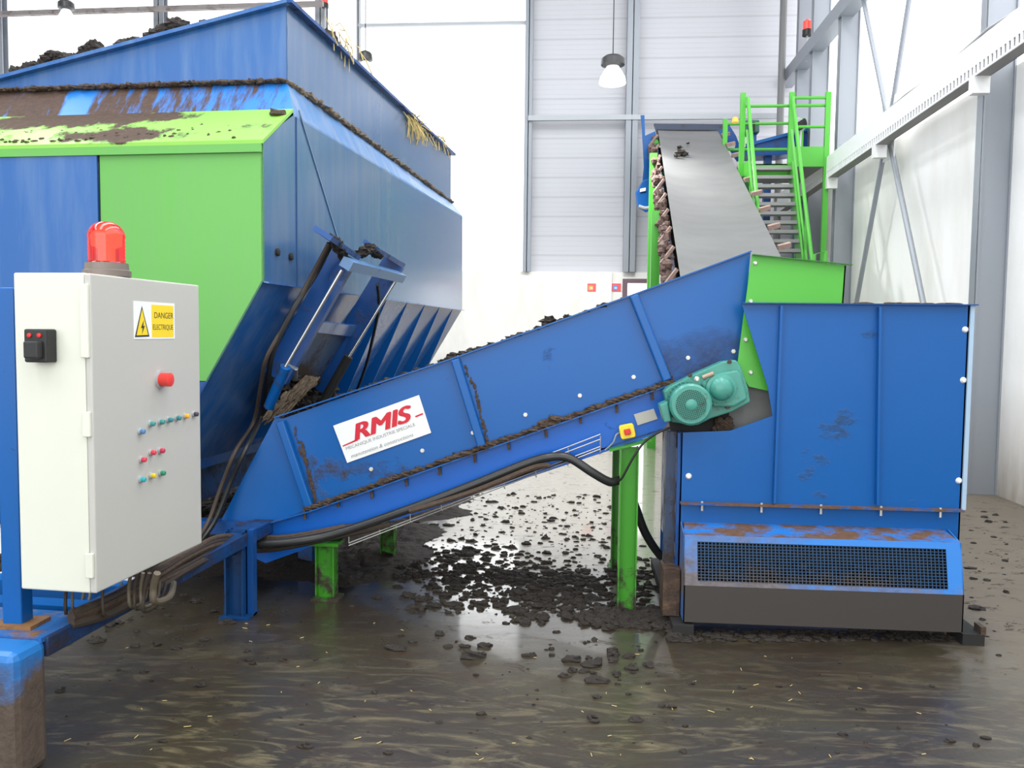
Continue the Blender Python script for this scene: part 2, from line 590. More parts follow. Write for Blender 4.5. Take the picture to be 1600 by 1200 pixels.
# daylit translucent field on the left of the back wall
xs = [XL] + [at(p, 60, y=YB).x for p in (8, 257, 506)] + [XC825]
for i in range(4):
    o = MB().box(xs[i] + .02, xs[i + 1] - .02, YB - .05, YB - .003, Z1 + .03, ZC - .3).build('window_%d' % (i + 1), 'poly')
    tag(o, 'daylit translucent sheet in the far wall, bay %s' % ('beyond the hopper top, leftmost', 'between the two leftmost posts',
        'behind the peak of the hopper', 'bright white bay left of the ribbed cladding')[i], 'window', kind='structure')
o = MB().box(XR, XR + .2, -8, YB, 0, 4.3).build('wall_right', 'concr')
tag(o, 'tall pale concrete lower half of the right wall', 'wall', kind='structure')
o = MB().box(XR + .02, XR + .2, -8, YB, 4.3, ZC).build('window_5', 'poly_r')
tag(o, 'daylit translucent upper band of the right wall', 'window', kind='structure')
o = MB().box(XL - .2, XL, -8, YB, 0, ZC).build('wall_left', 'clad')
tag(o, 'cladding wall on the hidden left side', 'wall', kind='structure')
o = MB().box(XL, XR + .2, -8, YB, ZC, ZC + .1).build('ceiling', 'ceil')
tag(o, 'grey sheet roof lining high above', 'ceiling', kind='structure')


def hcolumn(x, y, zt, w, d, label, face='y', name='steel_column', m='steel', z0=0.0):
    """I-section post: flanges of width w, depth d"""
    t = .018
    b = MB()
    if face == 'y':
        b.box(x - w / 2, x + w / 2, y - d, y - d + t, z0, zt)
        b.box(x - w / 2, x + w / 2, y - t, y, z0, zt)
        b.box(x - t / 2, x + t / 2, y - d, y, z0, zt)
    else:
        b.box(x - d, x - d + t, y - w / 2, y + w / 2, z0, zt)
        b.box(x - t, x, y - w / 2, y + w / 2, z0, zt)
        b.box(x - d, x, y - w / 2 + .02, y - w / 2 + .03, z0, zt)
    o = b.build(name, m)
    return tag(o, label, 'column', kind='structure')


hcolumn(XC825, YB - .05, ZC, .16, .16, 'slim grey steel post left of the lit pendant lamp', z0=Z1)
hcolumn(XC985, YB - .05, ZC, .24, .20, 'wider grey steel post right of the lit pendant lamp', z0=Z1)
for px, lb in ((8, 'grey steel post of the far wall at the left picture edge'),
               (257, 'grey steel post of the far wall above the heap left of the hopper peak'),
               (506, 'grey steel post of the far wall just right of the hopper peak')):
    hcolumn(at(px, 60, y=YB).x, YB - .05, ZC, .22, .2, lb, z0=Z1)
hcolumn(at(562, 60, y=YB).x, YB - .05, ZC, .08, .08, 'thin pale mullion of the bright far wall bay', m='steelw', z0=Z1)
# pilaster in the plinth
o = MB().box(at(931, 450, y=YB).x, at(955, 450, y=YB).x, YB - .2, YB - .12, 0, Z1).build('trim_2', 'conc')
tag(o, 'shallow concrete pilaster between the two small signs', 'wall', kind='structure')
# right wall columns
COLY = (8.86, 13.68, 15.28, 16.3)
for y, lb in zip(COLY, ('near grey steel column on the right wall beside the blue housing',
                        'grey steel column on the right wall right of the stairs',
                        'grey steel column on the right wall behind the stair platform',
                        'farthest grey steel column in the back right corner')):
    hcolumn(XR, y, ZC, .16, .29, lb, face='x')
# closing face plates that show as broad grey webs
# rails and beams
o = MB()
b_z = at(900, 185, y=YB - .2).z
o.box(XC825, XR - .3, YB - .27, YB - .2, b_z - .05, b_z + .05)
tag(o.build('trim_3', 'steelw'), 'horizontal steel rail across the ribbed far wall', 'rail', kind='structure')
zz = at(700, 35, y=YB - .2).z
o = MB().box(at(562, 35, y=YB).x, XC825 - .08, YB - .14, YB - .06, zz - .03, zz + .03).build('trim_4', 'steelw')
tag(o, 'faint upper rail across the bright far wall bay', 'rail', kind='structure')
p0, p1 = at(-60, 24, y=16.9), at(505, 6, y=16.9)
o = MB().bar(p0, p1, .1, .09).build('trim_5', paint('rusty_rail', (0.28, 0.25, 0.24), rough=.6, dirt=.1, dcol=(.12, .09, .08), coat=0))
tag(o, 'dull brown rail crossing high above the hopper', 'rail', kind='structure')
o = MB().box(XR - .34, XR - .10, -2, YB - .1, 6.56, 6.80).build('trim_6', 'steel')
tag(o, 'upper grey steel beam running along the right wall', 'beam', kind='structure')

# cable tray on the right wall
TX0, TX1 = XR - .44, XR - .30
tray = thing('cable_tray', 'long white cable tray with slotted side running along the right wall', 'cable tray', (TX0, 8, 4.14))
tz = lambda y: 4.17 - .02 * (y - 8.4)
TA, TB = -1.5, YB - .3


def tstrip(b, x0, x1, y0, y1, dz0, dz1):
    b.prism([(x0, y0, tz(y0) + dz0), (x1, y0, tz(y0) + dz0), (x1, y1, tz(y1) + dz0), (x0, y1, tz(y1) + dz0)], (0, 0, dz1 - dz0))


b = MB()
tstrip(b, TX0, TX1, TA, TB, 0, .012)
tstrip(b, TX1 - .012, TX1, TA, TB, 0, .32)
b.build('tray_base', mat('tray_shadow', (.26, .25, .24), .6), tray)
b = MB()
tstrip(b, TX0 - .012, TX0, TA, TB, .10, .34)
tstrip(b, TX0 - .012, TX0, TA, TB, 0, .02)
y = TA
while y < TB - .1:
    tstrip(b, TX0 - .012, TX0, y, y + .04, .02, .10)
    y += .08
b.build('slotted_side', mat('tray_white', (.86, .86, .86), .5), tray)
b = MB()
rng = random.Random(3)
for k in range(4):
    x_ = TX0 + .02 + k * .03
    b.tube([(x_, TA + j * 1.0, tz(TA + j) + .34 + rng.uniform(-.05, .05)) for j in range(19)], .014, 6)
b.build('cable_run', mat('grey_cable', (.45, .45, .46), .6), tray)
for y in (COLY[0], COLY[1], 11.6, 5.8):
    MB().box(TX0 - .02, TX1, y - .20, y - .10, tz(y) - .16, tz(y) + .02).build('bracket', 'white', tray)

# bracing tubes: an inverted V below the tray and a V above it
XB = XR - .22
for (y0, z0, y, z), lb in zip(((11.72, 4.12, 13.58, .0), (11.5, 4.12, 9.05, .0), (11.7, 4.6, 13.45, 7.6), (11.5, 4.6, 9.9, 9.0)),
                      ('thin grey brace tube sloping from the tray down behind the green chute',
                       'thin grey brace tube sloping from the tray down behind the blue housing top',
                       'thin grey brace tube rising away from the tray towards the far end',
                       'thin grey brace tube rising from the tray towards the camera end')):
    o = MB().tube([(XB, y0, z0), (XB, y, z)], .034, 10).build('brace_tube', 'steel', smooth=True)
    tag(o, lb, 'brace', 'wind bracing tubes of the right wall')
g_ = MB().box(XB - .008, XB + .008, 11.36, 11.86, 3.95, 4.75)
tag(g_.build('gusset_plate', 'white'), 'white gusset plate where the four brace tubes meet', 'bracket')

# downpipe in the corner
o = MB().tube([(at(1223, 60, y=16.9).x, 16.9, 3.2), (at(1223, 60, y=16.9).x, 16.9, ZC)], .07, 12).build('drain_pipe', mat('pipe_dark', (.22, .22, .22), .5), smooth=True)
tag(o, 'dark grey drain pipe in the back right corner', 'pipe')

# doorway on the far wall with daylight behind
dx0, dx1 = at(980, 450, y=YB - .1).x, at(1016, 450, y=YB - .1).x
dz = at(997, 443, y=YB - .1).z
o = MB().box(dx0, dx1, YB - .15, YB - .125, 0, dz).build('door_1', lit('open_doorway', (1, 1, 1), 1.6))
tag(o, 'open doorway glowing with daylight at the foot of the far wall', 'door', kind='structure')
f = MB().box(dx0 - .1, dx0, YB - .22, YB - .12, 0, dz + .09).box(dx1, dx1 + .1, YB - .22, YB - .12, 0, dz + .09).box(dx0, dx1, YB - .22, YB - .12, dz, dz + .09)
f.build('door_frame', mat('frame_dark', (.16, .10, .12), .5), o)

# two safety signs
for px, lb, c2 in ((925, 'small red and orange sign on the pale plinth', (.9, .45, .08)), (963, 'small red and blue sign nearer the bright doorway', (.12, .35, .8))):
    yy = YB - .125 if px != 935 else YB - .21
    a, b_ = at(px - 7, 443, y=yy), at(px + 7, 455, y=yy)
    s = thing('safety_sign', lb, 'sign', (a.x, yy, b_.z), group='small signs on the far plinth')
    MB().box(a.x, b_.x, yy - .012, yy, b_.z, a.z).build('plate', mat('sign_red', (.85, .12, .14), .5), s)
    w_ = b_.x - a.x
    MB().box(a.x + w_ * .12, a.x + w_ * .62, yy - .016, yy - .012, b_.z + .02, b_.z + (a.z - b_.z) * .7).build('pictogram', mat('sign_patch', c2, .5), s)
    MB().box(a.x + w_ * .3, a.x + w_ * .55, yy - .019, yy - .016, b_.z + .05, b_.z + (a.z - b_.z) * .5).build('pictogram_centre', 'white', s)


# pendant lamps
def pendant(px, py, y, r, label, light=0):
    p = at(px, py, y=y)            # rim centre
    t = thing('pendant_lamp', label, 'lamp', p, group='industrial pendant lamps')
    MB().lathe(p, (0, 0, 1), [(0, r), (.02, r), (.10, r * .93), (.22, r * .60), (.27, r * .45), (.272, r * .40), (.22, r * .54), (.1, r * .86), (.02, r * .94), (0, r * .95)], 24
               ).build('reflector', mat('reflector_white', (.9, .9, .9), .3, emis=(1, 1, .98), estr=.7 if light else .25), t, smooth=True)
    MB().lathe(p + Vector((0, 0, .27)), (0, 0, 1), [(0, r * .5), (.02, r * .88), (.12, r * .85), (.16, r * .6), (.19, r * .1)], 20).build('ballast_housing', mat('lamp_black', (.03, .03, .03), .4), t, smooth=True)
    MB().tube([p + Vector((0, 0, .44)), (p.x, p.y, ZC)], .009, 6).build('hanging_cord', 'black', t)
    MB().lathe(p + Vector((0, 0, .06)), (0, 0, 1), [(0, .02), (.03, .06), (.12, .06), (.16, .03)], 12).build('bulb', mat('bulb_on', (1, 1, 1), emis=(1, .98, .94), estr=14 if light else 1.5), t, smooth=True)
    if light:
        d = bpy.data.lights.new('lamp_light', 'SPOT')
        d.energy, d.spot_size, d.spot_blend, d.shadow_soft_size = light, R(150), .8, .12
        l = bpy.data.objects.new('lamp_light', d)
        C.collection.objects.link(l)
        l.location = p + Vector((0, 0, -.02))
    return t


pendant(957, 131, 13.6, .215, 'lit pendant lamp with black housing hanging before the ribbed wall', 900)
pendant(571, 121, 14.5, .14, 'small pendant lamp peeping over the hopper rim')
pendant(104, 38, 15.5, .17, 'pendant lamp above the left end of the hopper heap')


def beacon(p, s, label):
    t = thing('alarm_beacon', label, 'beacon', p, group='red alarm beacons high on the walls')
    MB().lathe(p, (0, 0, 1), [(0, s), (s * 1.2, s), (s * 1.3, s * .8)], 16).build('base', 'black', t, smooth=True)
    MB().lathe(Vector(p) + Vector((0, 0, s * 1.3)), (0, 0, 1), [(0, s * .9), (s * 1.6, s * .9), (s * 2.1, s * .3)], 16).build('lens', mat('lens_red', (.8, .05, .04), .3, emis=(1, .08, .05), estr=.6), t, smooth=True)
    MB().tube([Vector(p) - Vector((0, 0, .45)), p], .02, 8).build('stem', 'steelw', t)
    return t


beacon(at(1261, 56, x=XR - .26), .085, 'red alarm beacon on a stem above the right wall beam')
pb = at(508, 12, y=17.1)
beacon(pb, .07, 'red alarm beacon at the top edge beside the hopper peak')

# ================================================================== HOPPER
HA = math.atan(185 / FPX) - YAW            # clockwise turn of the hopper from the hall axis
HO = at(412, 455, c=4.6)
HO = Vector((HO.x, HO.y, 0))
hd = Vector((math.sin(HA), math.cos(HA), 0))
hs = Vector((math.cos(HA), -math.sin(HA), 0))


def H(u, v, z):
    return HO + hs * u + hd * v + Vector((0, 0, z))


HL, HW = 5.45, 2.7
ZB, ZT, ZT2, ZE, ZR = 1.87, 2.645, 2.875, 3.125, 3.60
ZT3 = 2.965
hop = thing('feed_hopper', 'huge blue and green steel feed hopper heaped with muck on the left', 'hopper', HO, -HA)
T = .012


def hp(poly, off, name, m, bevel=0.0, parent=None):
    return MB().prism([H(*p) for p in poly], off).build(name, m, parent or hop, bevel=bevel)


# right side wall, with its sloped cut at the near end
hp([(0, 0, ZB), (0, HL, ZB), (0, HL, ZT3), (0, .42, ZT2), (0, 0, ZT)], hs * -T, 'side_wall', 'blue_side')
hp([(-HW, 0, ZB), (-HW, HL, ZB), (-HW, HL, ZT2), (-HW, .42, ZT2), (-HW, 0, ZT)], hs * T, 'side_wall', 'blue_hop')
hp([(0, HL, ZB), (-HW, HL, ZB), (-HW, HL, ZT2), (0, HL, ZT2)], hd * -T, 'end_wall', 'blue_hop')
# slanted lower side
SL, ZS = .60, .78
ub = -SL * (ZB - ZS)
hp([(0, 0, ZB), (0, HL, ZB), (ub, HL, ZS), (ub, 0, ZS)], hs * -T, 'slanted_side', 'blue_hop')
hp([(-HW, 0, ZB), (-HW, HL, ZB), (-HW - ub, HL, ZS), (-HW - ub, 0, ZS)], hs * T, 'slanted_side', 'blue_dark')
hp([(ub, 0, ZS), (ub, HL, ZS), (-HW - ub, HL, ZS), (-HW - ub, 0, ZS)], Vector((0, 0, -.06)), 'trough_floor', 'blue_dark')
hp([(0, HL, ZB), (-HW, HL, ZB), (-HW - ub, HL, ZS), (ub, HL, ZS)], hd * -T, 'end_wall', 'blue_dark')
# near end: green panel, blue door, lower plate
gx = -(412 - 138) / FPX * 4.6
zg = 1.31
ug = -SL * (ZB - zg)
hp([(0, 0, ZT), (0, 0, ZB), (ug, 0, zg), (gx, 0, zg), (gx, 0, ZT)], hd * T, 'green_end_panel', 'green_h')
hp([(gx - .012, -.01, ZT - .015), (gx - .012, -.01, zg), (-HW, -.01, zg), (-HW, -.01, ZT - .015)], hd * T, 'end_door', 'blue_hop')
hp([(gx - .012, .004, ZT), (gx + .01, .004, ZT), (gx + .01, .004, zg), (gx - .012, .004, zg)], hd * T, 'door_seam', 'dark')
hp([(ug, 0, zg - .004), (ub, 0, ZS), (-HW - ub, 0, ZS), (-HW - ug, 0, zg - .004)], hd * T, 'lower_end_plate', 'blue_dark')
# green sloped ledge
xw = lambda px: at(px, 195, c=4.85).x
M['green_ledge'] = paint('muddy_green_ledge', (0.25, 0.56, 0.08), dirt=.0, dcol=(.055, .033, .021), scale=(7, 3, 9), rough=.4, gain=8, detail=9,
                         spots=[((xw(200), 0, ZT + .06), (.5, None, .09), .42), ((xw(90), 0, ZT2 - .0), (.75, None, .12), .42), ((xw(240), 0, ZT2), (.4, None, .05), .16),
                                ((xw(400), 0, ZT + .10), (.35, None, .05), .15), ((xw(-100), 0, ZT + .1), (.6, None, .2), .15)])
M['blue_ledge'] = paint('muddy_blue_ledge', (0.02, 0.19, 0.62), dirt=.0, dcol=(.065, .040, .030), scale=(13, 3.0, 3.0), gain=6, rough=.4,
                        spots=[((xw(-150), 0, 0), (2.6, None, None), .22), ((xw(0), 0, 0), (1.9, None, None), .12), ((xw(62), 0, 0), (.12, None, None), -.5)])
hp([(.012, -.02, ZT - .03), (0, .42, ZT2 + .02), (-HW, .42, ZT2 + .02), (-HW, -.02, ZT - .03)], Vector((0, 0, .02)), 'green_ledge', 'green_ledge')
hp([(0, -.02, ZT - .03), (-HW, -.02, ZT - .03), (-HW, -.02, ZT - .075), (0, -.02, ZT - .075)], hd * .012, 'ledge_lip', 'green_h')
EU, EV, EF = -.115, .60, .14
hp([(0, .42, ZT2 + .02), (EU, EV, ZE), (-HW - EU, EV, ZE), (-HW, .42, ZT2 + .02)], Vector((0, 0, .012)), 'blue_ledge', 'blue_ledge')
M['dusty_ledge'] = paint('straw_streaked_blue_ledge', (0.10, 0.24, 0.50), dirt=.06, dcol=(.20, .17, .13), scale=(9, 9, 2), gain=3, rough=.35,
                         wear=((.45, .48, .5), 1.3))
hp([(0, .42, ZT2), (0, HL, ZT3), (EU, HL - EF, ZE), (EU, EV, ZE)], Vector((0, 0, .012)), 'side_ledge', 'dusty_ledge')
hp([(-HW, .42, ZT2), (-HW, HL, ZT2), (-HW - EU, HL - EF, ZE), (-HW - EU, EV, ZE)], Vector((0, 0, .012)), 'side_ledge', 'dusty_ledge')
hp([(0, HL, ZT2), (-HW, HL, ZT2), (-HW - EU, HL - EF, ZE), (EU, HL - EF, ZE)], Vector((0, 0, .012)), 'end_ledge', 'dusty_ledge')
# extension sheets
zl = ZR - .20 * (HW + 2 * EU) * 1.02
hp([(EU, EV, ZE), (EU, HL - EF, ZE), (EU, HL - EF, ZR + .08), (EU, EV, ZR)], hs * -T, 'extension_side', 'blue_side')
hp([(EU, EV, ZE), (-HW - EU, EV, ZE), (-HW - EU, EV, zl), (EU, EV, ZR)], hd * T, 'extension_front', 'blue_hop')
hp([(-HW - EU, EV, ZE), (-HW - EU, HL - EF, ZE), (-HW - EU, HL - EF, zl + .05), (-HW - EU, EV, zl)], hs * T, 'extension_side', 'blue_hop')
hp([(EU, HL - EF, ZE), (-HW - EU, HL - EF, ZE), (-HW - EU, HL - EF, zl + .05), (EU, HL - EF, ZR + .08)], hd * -T, 'extension_back', 'blue_hop')
b = MB().bar(H(EU + .02, EV - .02, ZR), H(-HW - EU, EV - .02, zl), .05, .022)
b.build('front_rim', 'blue_hop', hop)
MB().bar(H(EU + .025, EV - .04, ZR), H(EU + .025, HL - EF + .03, ZR + .08), .05, .022).build('side_rim', 'blue_dark', hop)
# mud band on top of the ledges
rng = random.Random(11)
b = MB()
for k in range(260):
    t = k / 259
    b.blob(H(EU + .005 + rng.uniform(-.01, .03), EV + (HL - EF - EV) * t, ZE - .005), rng.uniform(.015, .04), rng.uniform(.015, .04), rng.uniform(.008, .022), rng, 6, 4)
tag(b.build('mud_on_side_ledge', 'strawmud'), 'line of straw and mud lying along the side ledge of the hopper', 'mud', kind='stuff')
b = MB()
for k in range(240):
    t = k / 239
    b.blob(H(EU - (HW + 2 * EU) * t, EV - .02 + rng.uniform(-.03, .01), ZE + .0), rng.uniform(.015, .035), rng.uniform(.015, .035), rng.uniform(.008, .02), rng, 6, 4)
for k in range(160):
    s = rng.random()
    t = max(0.02, min(.98, rng.gauss(.5, .25)))
    b.blob(H(-HW * t, .40 * s, ZT + (ZT2 - ZT) * s + .004), rng.uniform(.008, .02), rng.uniform(.008, .016), rng.uniform(.006, .012), rng, 7, 5, .3)
b.blob(H(-.06, .34, ZT2 - .01), .06, .05, .025, rng)
tag(b.build('mud_on_front_ledge', 'mudb'), 'brown mud smeared along the green and blue front ledge of the hopper', 'mud', kind='stuff')

# muck heap inside
def heap(name, m, u0, u1, v0, v1, zf, nu, nv, parent=None):
    b = MB()
    vs, fs = [], []
    for i in range(nu + 1):
        for j in range(nv + 1):
            u, v = u0 + (u1 - u0) * i / nu, v0 + (v1 - v0) * j / nv
            vs.append(H(u, v, zf(u, v)))
    for i in range(nu):
        for j in range(nv):
            a = i * (nv + 1) + j
            fs.append((a, a + 1, a + nv + 2, a + nv + 1))
    return b.add(vs, fs).build(name, m, parent, smooth=False)


def rimz(u):
    t = (EU - u) / (HW + 2 * EU)
    return ZR + (zl - ZR) * t


def hz(u, v):
    n = mnoise.fractal(Vector((u * 2.3, v * 2.3, 3.1)), 1.0, 2.2, 5)
    n2 = mnoise.noise(Vector((u * 14, v * 14, 1)))
    edge = min(1, (EU - u) / .35, (v - EV) / .35, (HL - EF - v) / .35, (u + HW + EU) / .3)
    edge = max(0, edge)
    base = rimz(u) - .09 + .04 * (v / HL)
    return base + edge * (.07 + .13 * n) + .05 * n2 * (.4 + .6 * edge) + .02 * n


ob = heap('muck_heap', 'mud', EU - .03, -HW - EU + .03, EV + .03, HL - EF - .03, hz, 90, 150)
tag(ob, 'dark muck heap filling the hopper and showing above its rim', 'muck', kind='stuff')
b = MB()
for k in range(150):
    v = EV + .3 + (HL - EF - EV - .5) * rng.random() ** .8
    s = rng.choice((.02, .03, .03, .045, .07))
    s *= .6
    b.blob(H(EU - .04 - rng.random() * .06, v, ZR + .08 * v / HL + rng.uniform(-.01, .02)), s, s * 1.3, s * .8, rng, 7, 5, .3)
for k in range(90):
    t = rng.random() ** 1.0 * .95 + .03
    if .18 < t < .32:
        continue
    s = rng.choice((.012, .02, .025, .04))
    u = EU - (HW + 2 * EU) * t
    b.blob(H(u, EV + .05, rimz(u) + rng.uniform(-.01, .012)), s * 1.7, s, s * .8, rng, 7, 5, .5)


def mound(px0, px1, pk, hpx, n_, rim, pln, nrm, smin=.012, smax=.034):
    for _ in range(n_):
        px = rng.triangular(px0, px1, pk)
        t = (px - px0) / (pk - px0) if px < pk else (px1 - px) / (px1 - pk)
        py = rim(px) + 3 - hpx * t ** .8 * rng.random()
        p = hit(px, py, pln, nrm)
        s = rng.uniform(smin, smax)
        b.blob(p - FWD * 0 , s * 1.2, s * 1.2, s, rng, 8, 6, .35)


rimf = lambda px: 12 + (430 - px) * .24
rims = lambda px: 12 + (px - 430) * .84
fp, sp_ = H(0, EV + .14, 0), H(EU - .09, 0, 0)
for a_ in ((222, 300, 278, 20, 130), (60, 112, 80, 14, 60), (112, 165, 148, 14, 60), (300, 330, 322, 5, 14), (160, 225, 200, 5, 30), (20, 70, 45, 4, 20)):
    mound(*a_, rimf, fp, hd)
for a_ in ((484, 562, 516, 30, 150), (545, 590, 562, 16, 60), (580, 625, 605, 14, 70), (620, 660, 640, 6, 30), (660, 700, 675, 8, 30), (455, 490, 480, 5, 14)):
    mound(*a_, rims, sp_, hs, .02, .05)
tag(b.build('muck_clods', 'mud'), 'loose dark clods lying on the rim of the hopper', 'muck', kind='stuff')
b = MB()
for (px, py, n_, sp) in ((650, 205, 90, .16), (690, 232, 20, .16), (530, 62, 14, .18), (665, 215, 30, .25)):
    c0 = hit(px, py - 12, H(EU + .02, 0, 0), hs)
    for k in range(n_):
        a = c0 + hd * rng.gauss(0, sp) + Vector((0, 0, rng.uniform(-.02, .03)))
        e = a + hs * rng.uniform(-.05, .10) + hd * rng.uniform(-.1, .1) + Vector((0, 0, rng.uniform(-.22, .06)))
        mid = (a + e) / 2 + Vector((0, 0, rng.uniform(.0, .04)))
        b.tube([a, mid, e], .0045, 4)
tag(b.build('straw_tufts', 'straw'), 'yellow straw tufts hanging over the hopper side rim', 'straw', kind='stuff')

# ribs on the slanted side
k = 0
v = 1.05
while v < HL + .1:
    vv = min(v, HL - .008)
    dn = Vector((1, 0, -.0))
    poly = [(0, vv, ZB), (ub + .02, vv, ZS + .04), (ub + .02 + .20, vv, ZS + .10)]
    hp(poly, hd * .008, 'stiffening_rib', 'blue_clean')
    v += .65
hp([(0, 0, ZB), (.03, 0, ZB - .005), (.03, HL, ZB - .005), (0, HL, ZB)], Vector((0, 0, -.008)), 'bend_lip', 'blue_hop')
# thin seam on the side wall and bolt heads
for px, py in ((402, 455), (405, 452)):
    pass
for px, py in ((432, 394), (453, 401)):
    p = hit(px, py, H(0, 0, 0), hs)
    MB().lathe(p, hs, [(0, .022), (.015, .022), (.02, .01)], 12).build('bolt', 'dark', hop)
p0 = hit(493, 262, H(0, 0, 0), hs)
p1 = hit(535, 398, H(0, 0, 0), hs)
MB().bar(hit(466, 172, H(0, 0, 0), hs) + hs * .004, p1 + hs * .004, .012, .006, hs).build('weld_seam', mat('seam_grey', (.12, .2, .33), .5), hop)
MB().bar(H(.003, .46, ZB), H(.003, .46, ZT2), .012, .006, hs).build('weld_seam', mat('seam_dark', (.02, .07, .2), .5), hop)

# slide gate with its two rams on the slanted side
NS = (hs - Vector((0, 0, SL))).normalized()      # outward from the slanted side


def G(px, py, off):
    return hit(px, py, H(0, 0, ZB) + hs * off, (hs - Vector((0, 0, SL))))


gate = 'blue_dark'
OFF = .16
tl, tr = G(527, 392, OFF), G(616, 412, OFF)
bl, br = G(428, 560, OFF), G(515, 588, OFF)
MB().bar(G(540, 398, OFF), G(432, 590, OFF), .05, .16, NS).build('gate_channel', gate, hop)
MB().bar(G(616, 410, OFF), G(496, 608, OFF), .05, .16, NS).build('gate_channel', gate, hop)
MB().bar(G(504, 364, OFF), G(550, 396, OFF), .03, .12, NS).build('gate_top_bar', 'blue_dark', hop)
MB().bar(G(580, 384, OFF), G(622, 409, OFF), .03, .12, NS).build('gate_top_bar', 'blue_dark', hop)
MB().bar(G(541, 412, OFF + .12), G(626, 433, OFF + .12), .06, .07, NS).build('ram_cross_bar', paint('pale_blue_bar', (.10, .22, .42), rough=.3), hop)
pl = [G(545, 425, OFF - .05), G(604, 440, OFF - .05), G(556, 503, OFF - .05), G(492, 500, OFF - .05)]
MB().prism([G(492, 500, OFF), G(560, 508, OFF), G(548, 524, OFF), G(484, 516, OFF)], NS * .02).build('gate_cross_bar', 'blue_hop', hop)
M['gate_plate'] = paint('grimy_gate_plate', (.05, .09, .17), dirt=.05, scale=(4, 4, 4), rough=.4, low=(1.1, .45, .35))
MB().prism([G(484, 516, OFF - .03), G(548, 524, OFF - .03), G(500, 600, OFF - .03), G(440, 590, OFF - .03)], NS * .01).build('gate_plate', 'gate_plate', hop)
for (x0, y0, x1, y1, x2, y2) in ((534, 422, 446, 573, 420, 636), (621, 434, 545, 557, 498, 640)):
    rm = MB().tube([G(x0, y0, OFF + .14), G(x1, y1, OFF + .14)], .011, 12).build('piston_rod', 'chrome', hop, smooth=True)
    MB().tube([G(x1, y1, OFF + .14), G(x2, y2, OFF + .14)], .032, 16).build('ram_cylinder', 'blue_dirty' if x0 < 600 else 'dark', hop, smooth=True)
MB().tube([G(452, 572, OFF + .14), G(463, 576, OFF + .2), G(462, 590, OFF + .16)], .012, 8).build('ram_pipe', 'steel', hop, smooth=True)
# mud and straw on the gate
b = MB()
for k in range(120):
    t = rng.random()
    px = 488 - 62 * t + rng.uniform(-14, 14) * (1.1 - .3 * t)
    py = 588 + 62 * t + rng.uniform(-4, 4)
    a = G(px, py, OFF + .05 + rng.uniform(0, .07))
    e = a + (G(430, 640, OFF) - G(475, 590, OFF)).normalized() * rng.uniform(.05, .12) + Vector((rng.uniform(-.01, .01),) * 3)
    b.tube([a, (a + e) / 2, e], [.006, .011, .004], 5)
for k in range(40):
    t = rng.random()
    b.blob(G(484 - 62 * t + rng.uniform(-10, 10), 594 + 58 * t, OFF + .03), .03, .03, .03, rng, 7, 5, .5)
tag(b.build('straw_mud_lump', 'strawmud'), 'matted straw and mud caked below the near ram of the hopper', 'mud', kind='stuff')
b = MB()
for k in range(30):
    t = rng.random()
    b.blob(G(522 + 15 * t, 374 + 26 * t, OFF + .03), .025, .03, .03, rng, 7, 5, .6)
    b.blob(G(562 + 28 * t, 400 - 12 * math.sin(t * 3), OFF + .03), .03, .035, .025, rng, 7, 5, .6)
for k in range(70):
    b.blob(G(rng.uniform(425, 520), rng.uniform(590, 655), OFF - .04), .05, .06, .04, rng, 7, 5, .5)
tag(b.build('gate_mud', 'mud'), 'dark mud sitting on top of the slide gate frame', 'mud', kind='stuff')
# hoses of the gate
HO1 = [(520, 376, .12), (492, 430, .10), (460, 480, .16), (428, 545, .20), (419, 590, .22), (408, 650, .22), (372, 700, .22)]
o = MB().tube(spline([G(a, b_, c) for a, b_, c in HO1[:-1]] + [at(385, 700, y=4.70), at(360, 755, y=4.70), at(335, 815, y=4.66), at(300, 862, y=4.5)]), .016, 8).build('hydraulic_hose', 'black', smooth=True)
tag(o, 'black hydraulic hose sagging down the near side of the slide gate', 'hose', 'hydraulic hoses of the slide gate')
HO2 = [(514, 380, .14), (482, 440, .12), (446, 505, .17), (416, 560, .2), (408, 600, .2), (396, 660, .22), (362, 690, .22)]
o = MB().tube(spline([G(a, b_, c) for a, b_, c in HO2[:-1]] + [at(368, 705, y=4.72), at(345, 762, y=4.70), at(322, 822, y=4.62), at(280, 880, y=4.3)]), .013, 8).build('hydraulic_hose', mat('brown_hose', (.05, .035, .025), .6), smooth=True)
tag(o, 'muddy brown hydraulic hose left of the black gate hose', 'hose', 'hydraulic hoses of the slide gate')
HO3 = [(590, 445, .22), (592, 480, .24), (582, 530, .22), (572, 570, .2), (557, 612, .15)]
o = MB().tube(spline([G(a, b_, c) for a, b_, c in HO3]), .012, 8).build('hydraulic_hose', 'black', smooth=True)
tag(o, 'thin black hydraulic hose hanging right of the far ram', 'hose', 'hydraulic hoses of the slide gate')

# hopper chassis
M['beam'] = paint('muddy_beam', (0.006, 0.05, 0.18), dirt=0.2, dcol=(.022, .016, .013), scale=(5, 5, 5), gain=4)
pb = at(75, 1025, z=.40)
cu = (pb - HO).dot(hs)
cv = (pb - HO).dot(hd)
def hbox(u0, u1, v0, v1, z0, z1, name, m, parent=None, bevel=0.0):
    p = [H(u0, v0, z0), H(u1, v0, z0), H(u1, v1, z0), H(u0, v1, z0)]
    return MB().prism(p, (0, 0, z1 - z0)).build(name, m, parent or hop, bevel=bevel)


